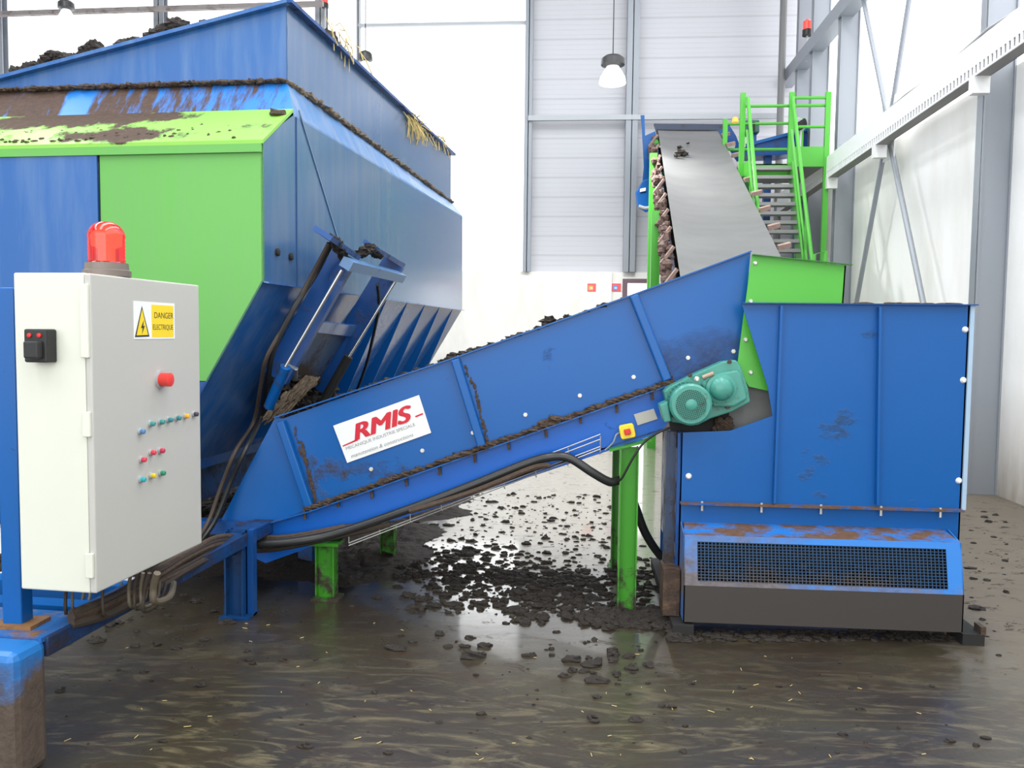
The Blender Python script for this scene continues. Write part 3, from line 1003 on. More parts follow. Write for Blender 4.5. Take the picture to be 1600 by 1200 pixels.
hbox(cu - .12, cu, cv, HL - .2, .395, .47, 'chassis_beam', 'beam', bevel=.006)
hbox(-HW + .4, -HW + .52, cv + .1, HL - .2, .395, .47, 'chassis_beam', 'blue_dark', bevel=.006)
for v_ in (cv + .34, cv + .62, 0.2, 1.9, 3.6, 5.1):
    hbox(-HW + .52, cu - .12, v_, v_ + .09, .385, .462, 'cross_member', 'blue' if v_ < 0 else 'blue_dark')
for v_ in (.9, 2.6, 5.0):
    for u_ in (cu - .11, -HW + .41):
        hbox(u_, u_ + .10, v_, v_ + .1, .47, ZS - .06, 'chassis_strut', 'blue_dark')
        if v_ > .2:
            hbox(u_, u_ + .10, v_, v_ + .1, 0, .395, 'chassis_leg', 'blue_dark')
# pedestal column carrying the near end of the chassis
M['ped'] = paint('pedestal_blue', (0.02, 0.16, 0.46), dirt=.0, dcol=(.075, .055, .042), low=(.0, .55, 1.5), scale=(5, 5, 5), thr=.85, gain=4)
hbox(cu - .62, cu, cv - .17, cv - .0, .0, .468, 'chassis_pedestal', 'ped', bevel=.03)
hbox(cu - .62, cu - .01, cv - .02, cv + .26, .455, .473, 'pedestal_plate', paint('rusty_top_plate', (.02, .12, .36), dirt=.12, dcol=(.16, .08, .03), scale=(7, 7, 7)))
hbox(ub - .12, -HW - ub + .12, .25, HL - .3, .47, ZS - .05, 'view_block_box', 'beam')  # added box that blocks the bright floor showing through under the hopper

# near blue leg of hopper
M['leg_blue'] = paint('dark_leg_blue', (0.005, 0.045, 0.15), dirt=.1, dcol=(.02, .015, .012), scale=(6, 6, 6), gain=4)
a = at(375, 962, z=0)
hl = MB()
lx0, lx1 = at(356, 900, y=a.y).x, at(396, 900, y=a.y).x
zt = at(375, 828, y=a.y).z
hl.box(lx0, lx0 + .01, a.y - .05, a.y + .05, 0, zt).box(lx1 - .05, lx1 - .04, a.y - .05, a.y + .05, 0, zt).box(lx0, lx1 - .04, a.y - .005, a.y + .005, 0, zt)
hl.box(lx0 - .02, lx1 + .0, a.y - .08, a.y + .08, 0, .012)
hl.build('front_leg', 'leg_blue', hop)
MB().box(lx1 - .035, lx1, a.y + .0, a.y + .05, 0, zt).build('leg_channel', 'blue_dark', hop)

# ================================================================== CONTROL CABINET
CA = math.atan(201 / FPX) - YAW
cd = Vector((math.sin(CA), math.cos(CA), 0))
cs = Vector((math.cos(CA), -math.sin(CA), 0))
CO = at(152, 928, c=3.0)
zc0, zc1 = CO.z, at(137, 428, c=3.0).z
CB = Vector((CO.x, CO.y, 0))
wl = (CO - hit(33, 920, CO, cd)).dot(cs)
wd = (hit(315, 847, CO, cs) - CO).dot(cd)


def K(u, v, z):
    return CB + cs * u + cd * v + Vector((0, 0, z))


def KD(px, py):                      # point on the door face
    return hit(px, py, K(0, 0, 1), cs)


def kbox(u0, u1, v0, v1, z0, z1, name, m, parent, bevel=0.0):
    return MB().prism([K(u0, v0, z0), K(u1, v0, z0), K(u1, v1, z0), K(u0, v1, z0)], (0, 0, z1 - z0)).build(name, m, parent, bevel=bevel)


cab = thing('control_cabinet', 'cream electrical control cabinet with red beacon on top at left', 'cabinet', K(0, 0, zc0), -CA)
kbox(-wl, -.028, 0, wd, zc0, zc1, 'body', 'cab', cab, bevel=.006)
kbox(-.026, 0, -.004, wd + .004, zc0 + .002, zc1 - .002, 'door', 'cab_door', cab, bevel=.006)
door = bpy.data.objects['door']
kbox(-.028, -.022, .004, wd - .004, zc0 + .01, zc1 - .01, 'door_gasket', 'black', cab)
for z_ in (zc0 + .06, zc0 + .57, zc1 - .30):
    kbox(-.036, -.006, -.016, -.003, z_, z_ + .26 if z_ > 1.4 else z_ + .09, 'hinge', 'cab', cab, bevel=.003)
# the disconnect switch on the near side
pa, pc = hit(54, 514, K(0, 0, 0), cd), hit(90, 566, K(0, 0, 0), cd)
ua, uc = (pa - CB).dot(cs), (pc - CB).dot(cs)
sw = kbox(ua, uc, -.055, 0, pc.z, pa.z, 'disconnect_switch', 'ink', cab, bevel=.006)
kbox(ua + .02, uc - .012, -.085, -.055, pc.z + .015, pc.z + .075, 'switch_handle', 'ink', sw, bevel=.006)
MB().lathe(K(ua + .025, -.055, pa.z - .022), -cd, [(0, .008), (.006, .008), (.007, .003)], 10).build('switch_screw', 'red', sw)
MB().lathe(K(uc - .025, -.055, pa.z - .022), -cd, [(0, .008), (.006, .008), (.007, .003)], 10).build('switch_screw', 'red', sw)
# warning stickers
def quad_on_door(x0, y0, x1, y1, name, m, parent, h0=.0, h1=.0015):
    a = KD(x0, y0)
    v0 = (a - CB).dot(cd)
    v1 = (KD(x1, y0) - CB).dot(cd)
    z_1, z_0 = a.z, KD(x0, y1).z
    return kbox(h0, h1, v0, v1, z_0, z_1, name, m, parent)


quad_on_door(208, 470, 272, 530, 'warning_sticker', 'white', door)
stk = bpy.data.objects['warning_sticker']
quad_on_door(236, 476, 270, 527, 'yellow_field', 'yellow', stk, .0015, .002)
tri = lambda e, h: [KD(221, 478) + Vector((0, 0, -e * 1.8)) + cs * h, KD(210, 527) + Vector((0, 0, e)) + cd * e * 1.5 + cs * h, KD(233, 526) + Vector((0, 0, e)) - cd * e * 1.5 + cs * h]
MB().prism(tri(0, .0015), cs * .0004).build('warning_triangle', 'ink', stk)
MB().prism(tri(.007, .0021), cs * .0004).build('triangle_field', 'yellow', stk)
c0 = KD(222, 512) + cs * .0028
MB().prism([c0 + cd * a_ + Vector((0, 0, b_)) for a_, b_ in ((.008, .03), (-.012, -.002), (.0, .0), (-.006, -.026), (.014, .008), (.003, .006))], cs * .0004).build('lightning_bolt', 'ink', stk)
v0 = KD(238, 500)
text_on('sticker_text', 'DANGER', KD(240, 497) + cs * .0022, cd, (0, 0, 1), .034, M['ink'], stk, depth=.0002)
text_on('sticker_text', 'ELECTRIQUE', KD(238, 515) + cs * .0022, cd, (0, 0, 1), .030, M['ink'], stk, depth=.0002, sx=.85)


def button(px, py, r, col, name='push_button', h=.022):
    p = KD(px, py)
    o = MB().lathe(p, cs, [(0, r * 1.35), (.006, r * 1.35), (.007, r * 1.1)], 18).build(name, 'steelw', door, smooth=True)
    MB().lathe(p + cs * .006, cs, [(0, r), (h, r), (h + .003, r * .7)], 18).build('cap', mat('cap', col, .35), o, smooth=True)


button(250, 593, .028, (.75, .05, .04), 'emergency_stop', .04)
for px, py, c in ((218, 674, (.10, .22, .42)), (234, 662, (.06, .28, .26)), (249, 659, (.06, .28, .26)), (262, 656, (.05, .22, .24)), (275, 653, (.05, .22, .24)), (288, 650, (.85, .42, .04)), (302, 647, (.06, .05, .08)),
                  (220, 718, (.65, .05, .08)), (235, 707, (.65, .05, .08)), (249, 704, (.55, .04, .08)), (219, 749, (.03, .38, .42)), (235, 743, (.72, .55, .03)), (250, 739, (.02, .25, .12))):
    button(px, py, .010, c, h=.014)
# beacon on the cabinet
pbz = zc1
pc_ = at(167, 414, c=3.15)
pc_.z = pbz
bc = MB().lathe(pc_, (0, 0, 1), [(0, .085), (.022, .085), (.026, .078), (.05, .076)], 32).build('beacon', mat('beacon_base', (.16, .13, .11), .4), cab, smooth=True)
gl = mat('beacon_glass', (.85, .03, .035), .06, trans=.8, emis=(1, .02, .02), estr=.03)
prof = [(.05, .072), (.055, .066)]
for k in range(0, 6):
    prof += [(.06 + k * .014, .0665), (.067 + k * .014, .0645)]
for k in range(8):
    t = math.pi / 2 * k / 7
    prof.append((.15 + .058 * math.sin(t), .066 * math.cos(t) + .001))
MB().lathe(pc_, (0, 0, 1), prof, 36).build('beacon_dome', gl, bc, smooth=True)
MB().lathe(pc_ + Vector((0, 0, .045)), (0, 0, 1), [(0, .02), (.06, .02), (.07, .035), (.11, .037), (.13, .015)], 16).build('beacon_lamp', mat('beacon_bulb', (1, .3, .2), .3, emis=(1, .16, .05), estr=3.5), bc, smooth=True)

# post carrying the cabinet
pp = at(28, 950, c=3.16)
post = thing('cabinet_post', 'slim blue square post carrying the control cabinet at left edge', 'post', (pp.x, pp.y, .475))
MB().box(pp.x - .038, pp.x + .038, pp.y - .035, pp.y + .035, .475, 1.745).build('tube', 'blue', post, bevel=.006)
MB().box(pp.x - .07, pp.x + .09, pp.y - .06, pp.y + .06, .473, .487).build('foot_plate', paint('rusty_plate', (.25, .12, .04), rough=.6, dirt=.1), post)
MB().box(pp.x - .03, pp.x + .26, pp.y - .0, pp.y + .04, .95, 1.0).build('mounting_rail', 'steel', post)

# cables below the cabinet
M['cable_b'] = mat('brown_cable', (.045, .033, .023), .55)
M['cable_o'] = mat('olive_cable', (.11, .09, .06), .55)
rng = random.Random(5)
names = ['first from the cabinet front edge', 'second from the front edge', 'third from the front edge', 'looping below the middle of the door',
         'beside the middle loop', 'hanging below the door centre', 'hanging towards the far door edge', 'thickest, close to the far door edge']
for k, (px, lowp, rr) in enumerate(((108, 962, .007), (118, 958, .006), (165, 962, .006), (205, 948, .007), (215, 952, .006), (224, 948, .007), (234, 955, .008), (246, 940, .014))):
    a = at(px, 915, c=3.25)
    a.z = zc0 + .005
    m_ = at(px - 4 + rng.uniform(-5, 5), lowp, c=3.3)
    e = at(px + 25, 925 - (px - 108) * .18, c=3.7)
    e.z = .47
    o = MB().tube(spline([a, (a + m_) / 2 + Vector((-.01, 0, 0)), m_, (m_ + e) / 2 + Vector((.02, 0, -.02)), e]), rr, 8).build('cabinet_cable', M['cable_o'] if k % 2 else M['cable_b'], smooth=True)
    tag(o, 'cable drooping under the control cabinet, ' + names[k], 'cable', 'cables under the control cabinet')
for k in range(6):
    o5 = (k - 2.5) * 6
    pts = [at(120, 972 + o5 * .6, c=3.22), at(185, 948 + o5 + rng.uniform(-3, 3), c=3.42), at(245, 912 + o5 + rng.uniform(-3, 3), c=3.72), at(300, 880 + o5 + rng.uniform(-3, 3), c=4.05),
           at(345, 858 + o5 * .9, c=4.42), at(392, 849 + o5 * .7, y=4.66), at(450, 846 + o5 * .5, y=4.70), at(540 + k * 14, 828 + o5 * .4 - k * 3, y=4.72)]
    pts = [p + Vector((0, 0, .025)) - FWD * .04 for p in pts[:5]] + pts[5:]
    o = MB().tube(spline(pts), .014 + .003 * (k % 3), 8).build('chassis_cable', M['cable_b'] if k % 2 else M['mudb'], smooth=True)
    tag(o, 'muddy cable of the bundle running along the chassis beam towards the conveyor foot', 'cable', 'muddy cable bundle on the chassis beam')

# ================================================================== SMALL INCLINED CONVEYOR
YC, YC2 = 4.78, 5.72


def cp(px, py, y=None):
    return at(px, py, y=YC if y is None else y)


conv = thing('inclined_belt_conveyor', 'blue inclined belt conveyor rising from the hopper to the housing', 'conveyor', (cp(500, 850).x, YC, 0))
M['conv'] = paint('conveyor_blue', BLUE, dirt=-.06, scale=(16, 16, 16), gain=3.5, detail=9, spots=[
    ((cp(500, 740).x, 0, cp(500, 740).z), (.20, None, .24), .27),
    ((cp(590, 720).x, 0, cp(590, 735).z), (.4, None, .1), .24),
    ((cp(860, 540).x, 0, cp(860, 545).z), (.08, None, .12), .2)])
M['conv_r'] = paint('conveyor_blue_sooty', BLUE, dirt=-.08, dcol=(.028, .022, .03), scale=(3, 3, 3), gain=2.2, spots=[
    ((cp(1105, 555).x, 0, cp(1105, 565).z), (.50, None, .26), .55)])
# near side: three sheets (tail, middle, head)
dY = Vector((0, .008, 0))
MB().prism([cp(430, 652), cp(346, 812), cp(400, 822), cp(487, 795), cp(442, 654)], dY).build('tail_side_sheet', 'conv', conv)
MB().prism([cp(442, 654), cp(487, 795), cp(1048, 598), cp(985, 462), cp(705, 561)], dY).build('side_sheet', 'conv', conv)
MB().prism([cp(985, 462), cp(1048, 598), cp(1152, 575), cp(1163, 500), cp(1173, 393)], dY).build('head_side_sheet', 'conv_r', conv)
# far side
far = [cp(430, 652), cp(346, 812), cp(400, 822), cp(487, 795), cp(1048, 598), cp(1152, 575), cp(1163, 500), cp(1173, 393), cp(985, 462), cp(705, 561)]
MB().prism([p + Vector((0, YC2 - YC - .008, 0)) for p in far], dY).build('far_side_sheet', 'blue', conv)
# top lips
lp = [cp(430, 652), cp(705, 561), cp(985, 462), cp(1173, 393)]
b = MB()
for a, c in zip(lp, lp[1:]):
    b.bar(a + Vector((0, -.008, 0)), c + Vector((0, -.008, 0)), .03, .008)
b.build('top_lip', 'blue', conv)
# cross ribs on the near side
for (x0, y0, x1, y1) in ((440, 658, 485, 790), (712, 561, 754, 697), (990, 462, 1042, 594)):
    MB().bar(cp(x0, y0) + Vector((0, -.022, 0)), cp(x1, y1) + Vector((0, -.022, 0)), .05, .04, (0, -1, 0)).build('side_rib', 'blue', conv, bevel=.008)
# flange
b = MB()
b.bar(cp(400, 822) + Vector((0, -.02, 0)), cp(487, 797) + Vector((0, -.02, 0)), .05, .008)
b.bar(cp(487, 797) + Vector((0, -.025, 0)), cp(1050, 599) + Vector((0, -.025, 0)), .055, .008)
b.build('side_flange', 'blue_dirty', conv)
# lower channel
yl = YC - .01
lowp = [at(x_, y_, y=yl) for x_, y_ in ((400, 822), (487, 797), (1050, 600), (1060, 640), (1035, 672), (1000, 688), (850, 738), (640, 806), (530, 838), (465, 862), (415, 880), (352, 850), (346, 812))]
M['chan'] = paint('channel_blue', (.006, .11, .48), dirt=-.03, scale=(9, 9, 9))
MB().prism(lowp, (0, .008, 0)).build('lower_channel', 'chan', conv)
MB().prism([p + Vector((0, YC2 - YC, 0)) for p in lowp], (0, .008, 0)).build('lower_channel', 'blue_dark', conv)
a, c = at(530, 838, y=yl), at(1035, 672, y=yl)
MB().prism([a, c, c + Vector((0, YC2 - YC, 0)), a + Vector((0, YC2 - YC, 0))], (0, 0, .01)).build('bottom_plate', 'blue_dark', conv)
# belt and material on it
a, c = cp(440, 700), cp(1120, 460)
dr = (c - a).normalized()
MB().prism([a + Vector((0, .012, 0)), c + Vector((0, .012, 0)), c + Vector((0, YC2 - YC - .012, 0)), a + Vector((0, YC2 - YC - .012, 0))], (0, 0, -.02)).build('belt', 'black', conv)
rng = random.Random(21)
b = MB()
for k in range(420):
    t = rng.random()
    yy = rng.uniform(.10, YC2 - YC - .10)
    hump = 1 - ((yy / (YC2 - YC) - .5) * 2) ** 2
    p = a.lerp(c, t * .62) + Vector((0, yy, .02 + hump * .05))
    s = rng.uniform(.025, .05)
    b.blob(p, s, s, s * .7, rng, 8, 6, .3)
for k in range(130):
    t = rng.random()
    q = cp(520, 624).lerp(cp(990, 462), t)
    s = rng.choice((.006, .008, .012, .018))
    b.blob(q + Vector((0, rng.uniform(0, .03), .004)), s * 1.5, s, s * .6, rng, 6, 4, .5)
for px, py, s in ((855, 502, .028), (720, 553, .02), (706, 556, .022), (735, 548, .018), (862, 499, .02), (885, 494, .012)):
    b.blob(cp(px, py) + Vector((0, .03, 0)), s * 1.4, s, s * .8, rng, 9, 6, .6)
tag(b.build('conveyed_muck', 'mud'), 'dark muck carried on the inclined conveyor and clinging to its top edge', 'muck', kind='stuff')
b = MB()
for k in range(520):
    t = rng.random() ** .9
    q = cp(480, 796).lerp(cp(1050, 597), t)
    s = rng.choice((.006, .009, .012, .018))
    b.blob(q + Vector((0, -.02 - rng.uniform(0, .025), .008)), s * 2.2, s, s * .6, rng, 6, 4, .5)
for (x0, y0, x1, y1, n_) in ((458, 668, 470, 716, 20), (468, 690, 492, 790, 170), (737, 600, 758, 690, 70), (722, 570, 735, 600, 14), (1030, 560, 1046, 594, 30)):
    for k in range(n_):
        q = cp(x0, y0).lerp(cp(x1, y1), rng.random()) + Vector((.012 + rng.uniform(-.008, .008), -.004, 0))
        s = rng.uniform(.003, .007)
        b.blob(q, s, s * .5, s * 1.8, rng, 6, 4, .4)
for px, py, s in ((865, 655, .035), (850, 660, .025), (640, 738, .02), (690, 722, .02)):
    b.blob(cp(px, py) + Vector((0, -.03, 0)), s * 1.3, s * .6, s * .7, rng, 9, 6, .5)
tag(b.build('flange_mud', 'mudb'), 'brown mud and straw lying along the side flange of the inclined conveyor', 'mud', kind='stuff')
# bolts
for px, py in ((739, 676), (660, 704), (580, 733), (821, 648), (906, 618), (1075, 559), (1146, 549), (990, 589), (507, 788), (746, 704)):
    MB().lathe(cp(px, py), (0, -1, 0), [(0, .013), (.004, .013), (.004, .009), (.011, .009)], 6).build('bolt', 'bolt', conv)
for px, py in ((475, 805), (527, 786), (580, 772), (634, 753), (686, 736), (741, 716), (794, 696), (852, 677), (906, 655), (963, 638), (1018, 618)):
    p = at(px, py - 10, y=yl - .02)
    MB().tube([p + Vector((0, 0, -.002)), p + Vector((.006, 0, -.062))], .009, 6).build('flange_bolt', 'mudb', conv)
# top handle bar of the tray + name plate + yellow switch
P0, P1, P2, P3 = [cp(*q) + Vector((0, -.004, 0)) for q in ((521, 665), (655, 617), (674, 676), (543, 723))]
lab = MB().prism([P0, P1, P2, P3], (0, -.003, 0)).build('logo_plate', 'white', conv)
tag(lab, 'white plate with red lettering')
xd = (P1 - P0).normalized()
yd = (P0 - P3).normalized()
W_, Hh = (P1 - P0).length, (P0 - P3).length
o_ = P3 + Vector((0, -.0035, 0))
text_on('logo_lettering', 'RMIS', o_ + xd * W_ * .14 + yd * Hh * .46, xd, yd, Hh * .56, M['logored'], lab, shear=.35, sx=1.30, thick=((.004, 0), (.008, 0), (.012, 0), (.004, .003), (.010, .003), (.016, 0)))
MB().prism([o_ + xd * W_ * s + yd * Hh * t for s, t in ((.02, .42), (.20, .44), (.20, .485), (.02, .45))], (0, -.0008, 0)).build('logo_swoosh', 'logored', lab)
MB().prism([o_ + xd * W_ * s + yd * Hh * t for s, t in ((.88, .50), (.97, .51), (.97, .55), (.88, .54))], (0, -.0008, 0)).build('logo_swoosh', 'logored', lab)
text_on('small_print', 'MECANIQUE INDUSTRIE SPECIALE', o_ + xd * W_ * .04 + yd * Hh * .31, xd, yd, Hh * .11, M['greyink'], lab, sx=1.12)
text_on('small_print', 'manutention & constructions', o_ + xd * W_ * .06 + yd * Hh * .08, xd, yd, Hh * .13, M['greyink'], lab, sx=1.1, shear=.3)
np_ = [cp(*q) + Vector((0, -.016, 0)) for q in ((990, 647), (1021, 638), (1027, 654), (996, 664))]
MB().prism(np_, (0, -.003, 0)).build('rating_plate', mat('rating', (.42, .41, .36), .5), conv)
q = cp(979, 672) + Vector((0, -.03, 0))
sx_ = Vector((math.cos(.22), 0, math.sin(.22)))
sz_ = Vector((-math.sin(.22), 0, math.cos(.22)))
ys = MB().prism([q + sx_ * a_ + sz_ * b_ for a_, b_ in ((-.042, -.03), (-.034, -.04), (.034, -.04), (.042, -.03), (.042, .03), (.034, .04), (-.034, .04), (-.042, .03))], (0, -.045, 0)).build('safety_switch', 'yellow', conv, bevel=.005)
tag(ys, 'yellow switch box with red knob')
MB().prism([q + Vector((0, -.045, 0)) + sx_ * a_ + sz_ * b_ for a_, b_ in ((-.018, -.016), (.018, -.016), (.018, .016), (-.018, .016))], (0, -.022, 0)).build('switch_knob', 'red', ys, bevel=.004)
o = MB().tube(spline([q + Vector((-.04, -.01, -.01)), cp(962, 678) + Vector((0, -.05, 0)), cp(957, 690) + Vector((0, -.05, 0)), cp(945, 702) + Vector((0, -.04, 0))]), .005, 8).build('switch_cable', 'steel', smooth=True)
tag(o, 'thin grey cable leaving the yellow safety switch', 'cable')

# wire tray under the channel
b = MB()
for dz_ in (0, .028, .07, .085):
    b.tube([at(545, 838, y=yl - .06) + Vector((0, 0, -dz_ + .03)), at(938, 695, y=yl - .06) + Vector((0, 0, -dz_ + .06))], .0035, 6)
for k in range(9):
    p = at(545, 838, y=yl - .06).lerp(at(938, 695, y=yl - .06), k / 8.0)
    b.tube([p + Vector((0, 0, .05)), p + Vector((0, 0, -.04)), p + Vector((0, .05, -.06))], .0032, 6)
b.build('wire_cable_tray', mat('wire_zinc', (.45, .43, .40), .35, .6), conv)
M['hose'] = mat('ribbed_black_hose', (.022, .022, .022), .35)
o = MB().tube(spline([at(330, 852, y=4.62), at(380, 852, y=4.64), at(460, 846, y=4.66), at(530, 832, y=4.70), at(640, 795, y=4.70), at(740, 757, y=4.70), at(820, 725, y=4.70), at(860, 714, y=4.68), at(890, 716, y=4.68), at(925, 738, y=4.68), at(953, 753, y=4.72), at(975, 752, y=4.8),
                      at(992, 790, y=4.9), at(1008, 832, y=4.95), at(1030, 866, y=5.0), at(1052, 884, y=5.0)]), .0255, 12).build('corrugated_hose', 'hose', smooth=True)
tag(o, 'thick black hose running under the conveyor and looping down behind the green leg', 'hose')
o = MB().tube(spline([at(640, 799, y=4.655), at(740, 768, y=4.66), at(830, 732, y=4.67), at(860, 727, y=4.67)]), .016, 8).build('dusty_hose', M['mudb'], smooth=True)
tag(o, 'thinner mud-brown hose lying against the thick black hose under the conveyor', 'hose')
o = MB().tube(spline([at(1048, 668, y=4.6), at(1032, 674, y=4.6), at(1008, 690, y=4.62), at(990, 714, y=4.62), at(973, 745, y=4.64), at(966, 752, y=4.66)]), .0065, 8).build('motor_cable', 'black', smooth=True)
tag(o, 'thin black cable from the gear motor crossing the green leg', 'cable')


# legs
def leg(px0, px1, pytop, pybot, y, label_m, parent, name='leg', zt=None, slope=None):
    a, c = at(px0, pybot, y=y), at(px1, pybot, y=y)
    z1 = at((px0 + px1) / 2, pytop, y=y).z if zt is None else zt
    x0, x1 = at(px0, (pytop + pybot) / 2, y=y).x, at(px1, (pytop + pybot) / 2, y=y).x
    b = MB().box(x0, x0 + .008, y - .045, y + .045, 0, z1).box(x1 - .008, x1, y - .045, y + .045, 0, z1).box(x0, x1, y - .003, y + .003, 0, z1)
    b.box(x0 - .02, x1 + .03, y - .07, y + .07, 0, .01)
    o = b.build(name, label_m, parent)
    return o, x0, x1, z1


for y_, m_ in ((4.74, 'green_leg'), (5.68, 'green_leg')):
    o, x0, x1, z1 = leg(966, 995, 698, 966, 4.74, m_, conv)
    if y_ > 5:
        o.location.y = .94
    b = MB().bar(Vector((x0 - .06, y_, z1 - .02)), Vector((x1 + .07, y_, z1 + .045)), .09, .012)
    b.build('leg_head_plate', m_, conv)
o, x0, x1, z1 = leg(496, 525, 850, 941, 4.80, 'green_leg', conv)
MB().box(x0 - .05, x1 + .03, 4.74, 4.86, z1, z1 + .02).build('leg_head_plate', 'green_leg', conv)
o, x0, x1, z1 = leg(596, 618, 822, 862, 5.72, 'green_leg', conv)

# gear motor
gm_y = 4.62
out = [(1237, 612), (1287, 583.5), (1350, 562.5), (1356, 570), (1369.5, 607.5), (1372.5, 628.5), (1344, 643.5), (1311, 654), (1240, 668)]
zx = lambda x_, y_: (1000 + x_ * .15, 540 + y_ * .15)
house = [zx(*q) for q in ((245, 480), (300, 430), (580, 290), (860, 165), (1000, 150), (1045, 200), (1130, 450), (1150, 590), (960, 690), (740, 760), (600, 830), (330, 800))]
gm = MB().prism([at(x_, y_, y=gm_y) for x_, y_ in house], (0, .10, 0)).build('gear_motor', 'turq', conv, bevel=.008)
tag(gm, 'turquoise gear motor with round fan cover')
MB().prism([at(*zx(*q), y=gm_y - .045) for q in ((640, 400), (780, 300), (1010, 250), (1060, 300), (1120, 560), (980, 640), (760, 640))], (0, .05, 0)).build('gear_housing', 'turq', gm, bevel=.012)
mc = at(1080, 632.5, y=4.44)
rm = 32.5 / FPX * 4.44
MB().lathe((mc.x, 4.44, mc.z), (0, 1, 0), [(0, rm * .90), (.012, rm), (.07, rm), (.072, rm * .88), (.20, rm * .88)], 40).build('motor_body', 'turq', gm, smooth=True)
b = MB()
for k in range(32):        # cooling fins
    t = 2 * math.pi * k / 32
    d = Vector((math.cos(t), 0, math.sin(t)))
    p = Vector((mc.x, 0, mc.z)) + d * rm * .93
    b.bar(p + Vector((0, 4.52, 0)), p + Vector((0, 4.63, 0)), .004, .018, d)
b.build('cooling_fins', 'turq', gm)
# perforated cover: dark holes in a turquoise face
MB().lathe((mc.x, 4.438, mc.z), (0, 1, 0), [(0, rm * .72), (.003, rm * .72)], 36).build('fan_opening', 'dark', gm)
b = MB()
n = 7
for k in range(-n, n + 1):
    h_ = k / (n + 1) * rm * .72
    l_ = math.sqrt(max(0, (rm * .72) ** 2 - h_ ** 2))
    for rot in (.35, .35 + math.pi / 2):
        ux, uz = math.cos(rot), math.sin(rot)
        cpt = Vector((mc.x - uz * h_, 4.436, mc.z + ux * h_))
        dv = Vector((ux, 0, uz))
        b.bar(cpt - dv * l_, cpt + dv * l_, .0042, .0040, (0, -1, 0))
b.build('fan_grille', 'turq', gm)
MB().lathe((mc.x, 4.428, mc.z), (0, 1, 0), [(0, rm * .22), (.004, rm * .27), (.01, rm * .27)], 24).build('grille_hub', 'turq', gm, smooth=True)
tb = [zx(*q) for q in ((200, 620), (290, 580), (330, 790), (255, 805))]
MB().prism([at(x_, y_, y=4.50) for x_, y_ in tb], (0, .12, 0)).build('terminal_box', 'turq', gm, bevel=.008)
dc = at(1129, 608, y=4.52)
rd = 19 / FPX * 4.52
MB().lathe((dc.x, 4.575, dc.z), (0, -1, 0), [(0, rd * 1.25), (.02, rd * 1.22), (.025, rd * .98), (.04, rd * .92), (.055, rd * .68), (.062, rd * .35), (.064, .001)], 32).build('dome_cap', 'turq', gm, smooth=True)
MB().tube([at(*zx(650, 335), y=4.56), at(*zx(765, 290), y=4.56)], .013, 12).build('shaft_end', mat('worn_brass', (.36, .27, .2), .5, .3), gm, smooth=True)
MB().lathe(at(*zx(590, 350), y=4.56), (0, -1, 0), [(0, .016), (.01, .016), (.02, .008)], 8).build('bolt', 'bolt', gm)
for q in ((910, 640), (930, 170), (520, 310), (150, 0)):
    if q[1] == 0:
        continue
    MB().lathe(at(*zx(*q), y=4.60), (0, -1, 0), [(0, .012), (.02, .012)], 6).build('bolt', 'mudb', gm)

# ================================================================== BLUE HOUSING
YF = 4.62
bx = lambda px, py, y=YF: at(px, py, y=y)
HX0, HX1 = bx(1063, 740).x, bx(1508, 640).x
ZH = bx(1335, 476).z
ZF = bx(1280, 790).z
BD = 1.0
hou = thing('shredder_housing', 'large blue steel housing with mesh guard standing on the right', 'machine housing', (HX0, YF, 0))
sx0, sx1 = bx(1290, 700).x, bx(1290, 700).x
M['hou'] = paint('housing_blue', BLUE, dirt=-.09, scale=(13, 13, 22), gain=3.5, detail=9, dcol=(.02, .04, .07), spots=[
    ((bx(1305, 680).x, 0, bx(1305, 675).z), (.15, None, .10), .33), ((bx(1272, 705).x, 0, bx(1272, 715).z), (.13, None, .08), .28),
    ((bx(1262, 745).x, 0, bx(1262, 745).z), (.07, None, .07), .31), ((bx(1330, 655).x, 0, bx(1330, 650).z), (.11, None, .06), .28),
    ((bx(1360, 522).x, 0, bx(1360, 522).z), (.08, None, .05), .28), ((bx(1280, 775).x, 0, bx(1280, 775).z), (.10, None, .035), .28),
    ((bx(1425, 780).x, 0, bx(1425, 783).z), (.08, None, .02), .3)])
front = [bx(1159, 476), bx(1200, 606), bx(1207, 650), bx(1141, 673), bx(1063, 676)]
front[0].z = ZH
fr = front + [Vector((HX0, YF, ZF)), Vector((HX1, YF, ZF)), Vector((HX1, YF, ZH))]
MB().prism(fr, (0, .008, 0)).build('front_sheet', 'hou', hou)
MB().box(HX1 - .008, HX1, YF, YF + BD, .05, ZH).build('side_sheet', 'blue', hou)
MB().box(HX0, HX0 + .008, YF + .0, YF + BD, .30, bx(1063, 676).z).build('side_sheet', 'blue_dirty', hou)
MB().box(HX0, HX1, YF + BD - .008, YF + BD, .05, 1.1).build('back_sheet', 'blue', hou)
xl = front[0].x
MB().box(xl, HX1 + .03, YF - .035, YF + .002, ZH, ZH + .006).build('top_flange', 'blue_dark', hou)
MB().box(HX1 - .006, HX1 + .035, YF, YF + BD, ZH, ZH + .006).build('top_flange', 'blue_dark', hou)
MB().box(HX1, HX1 + .022, YF - .012, YF + .02, ZF, ZH).build('corner_strip', mat('pale_strip', (.35, .48, .62), .4), hou)
# vertical ribs
for (x0, y0, x1, y1) in ((1219, 478, 1208, 785), (1372, 480, 1368, 787)):
    MB().bar(bx(x0, y0) + Vector((0, -.018, 0)), bx(x1, y1) + Vector((0, -.018, 0)), .036, .012, (1, 0, 0)).build('vertical_rib', 'blue', hou)
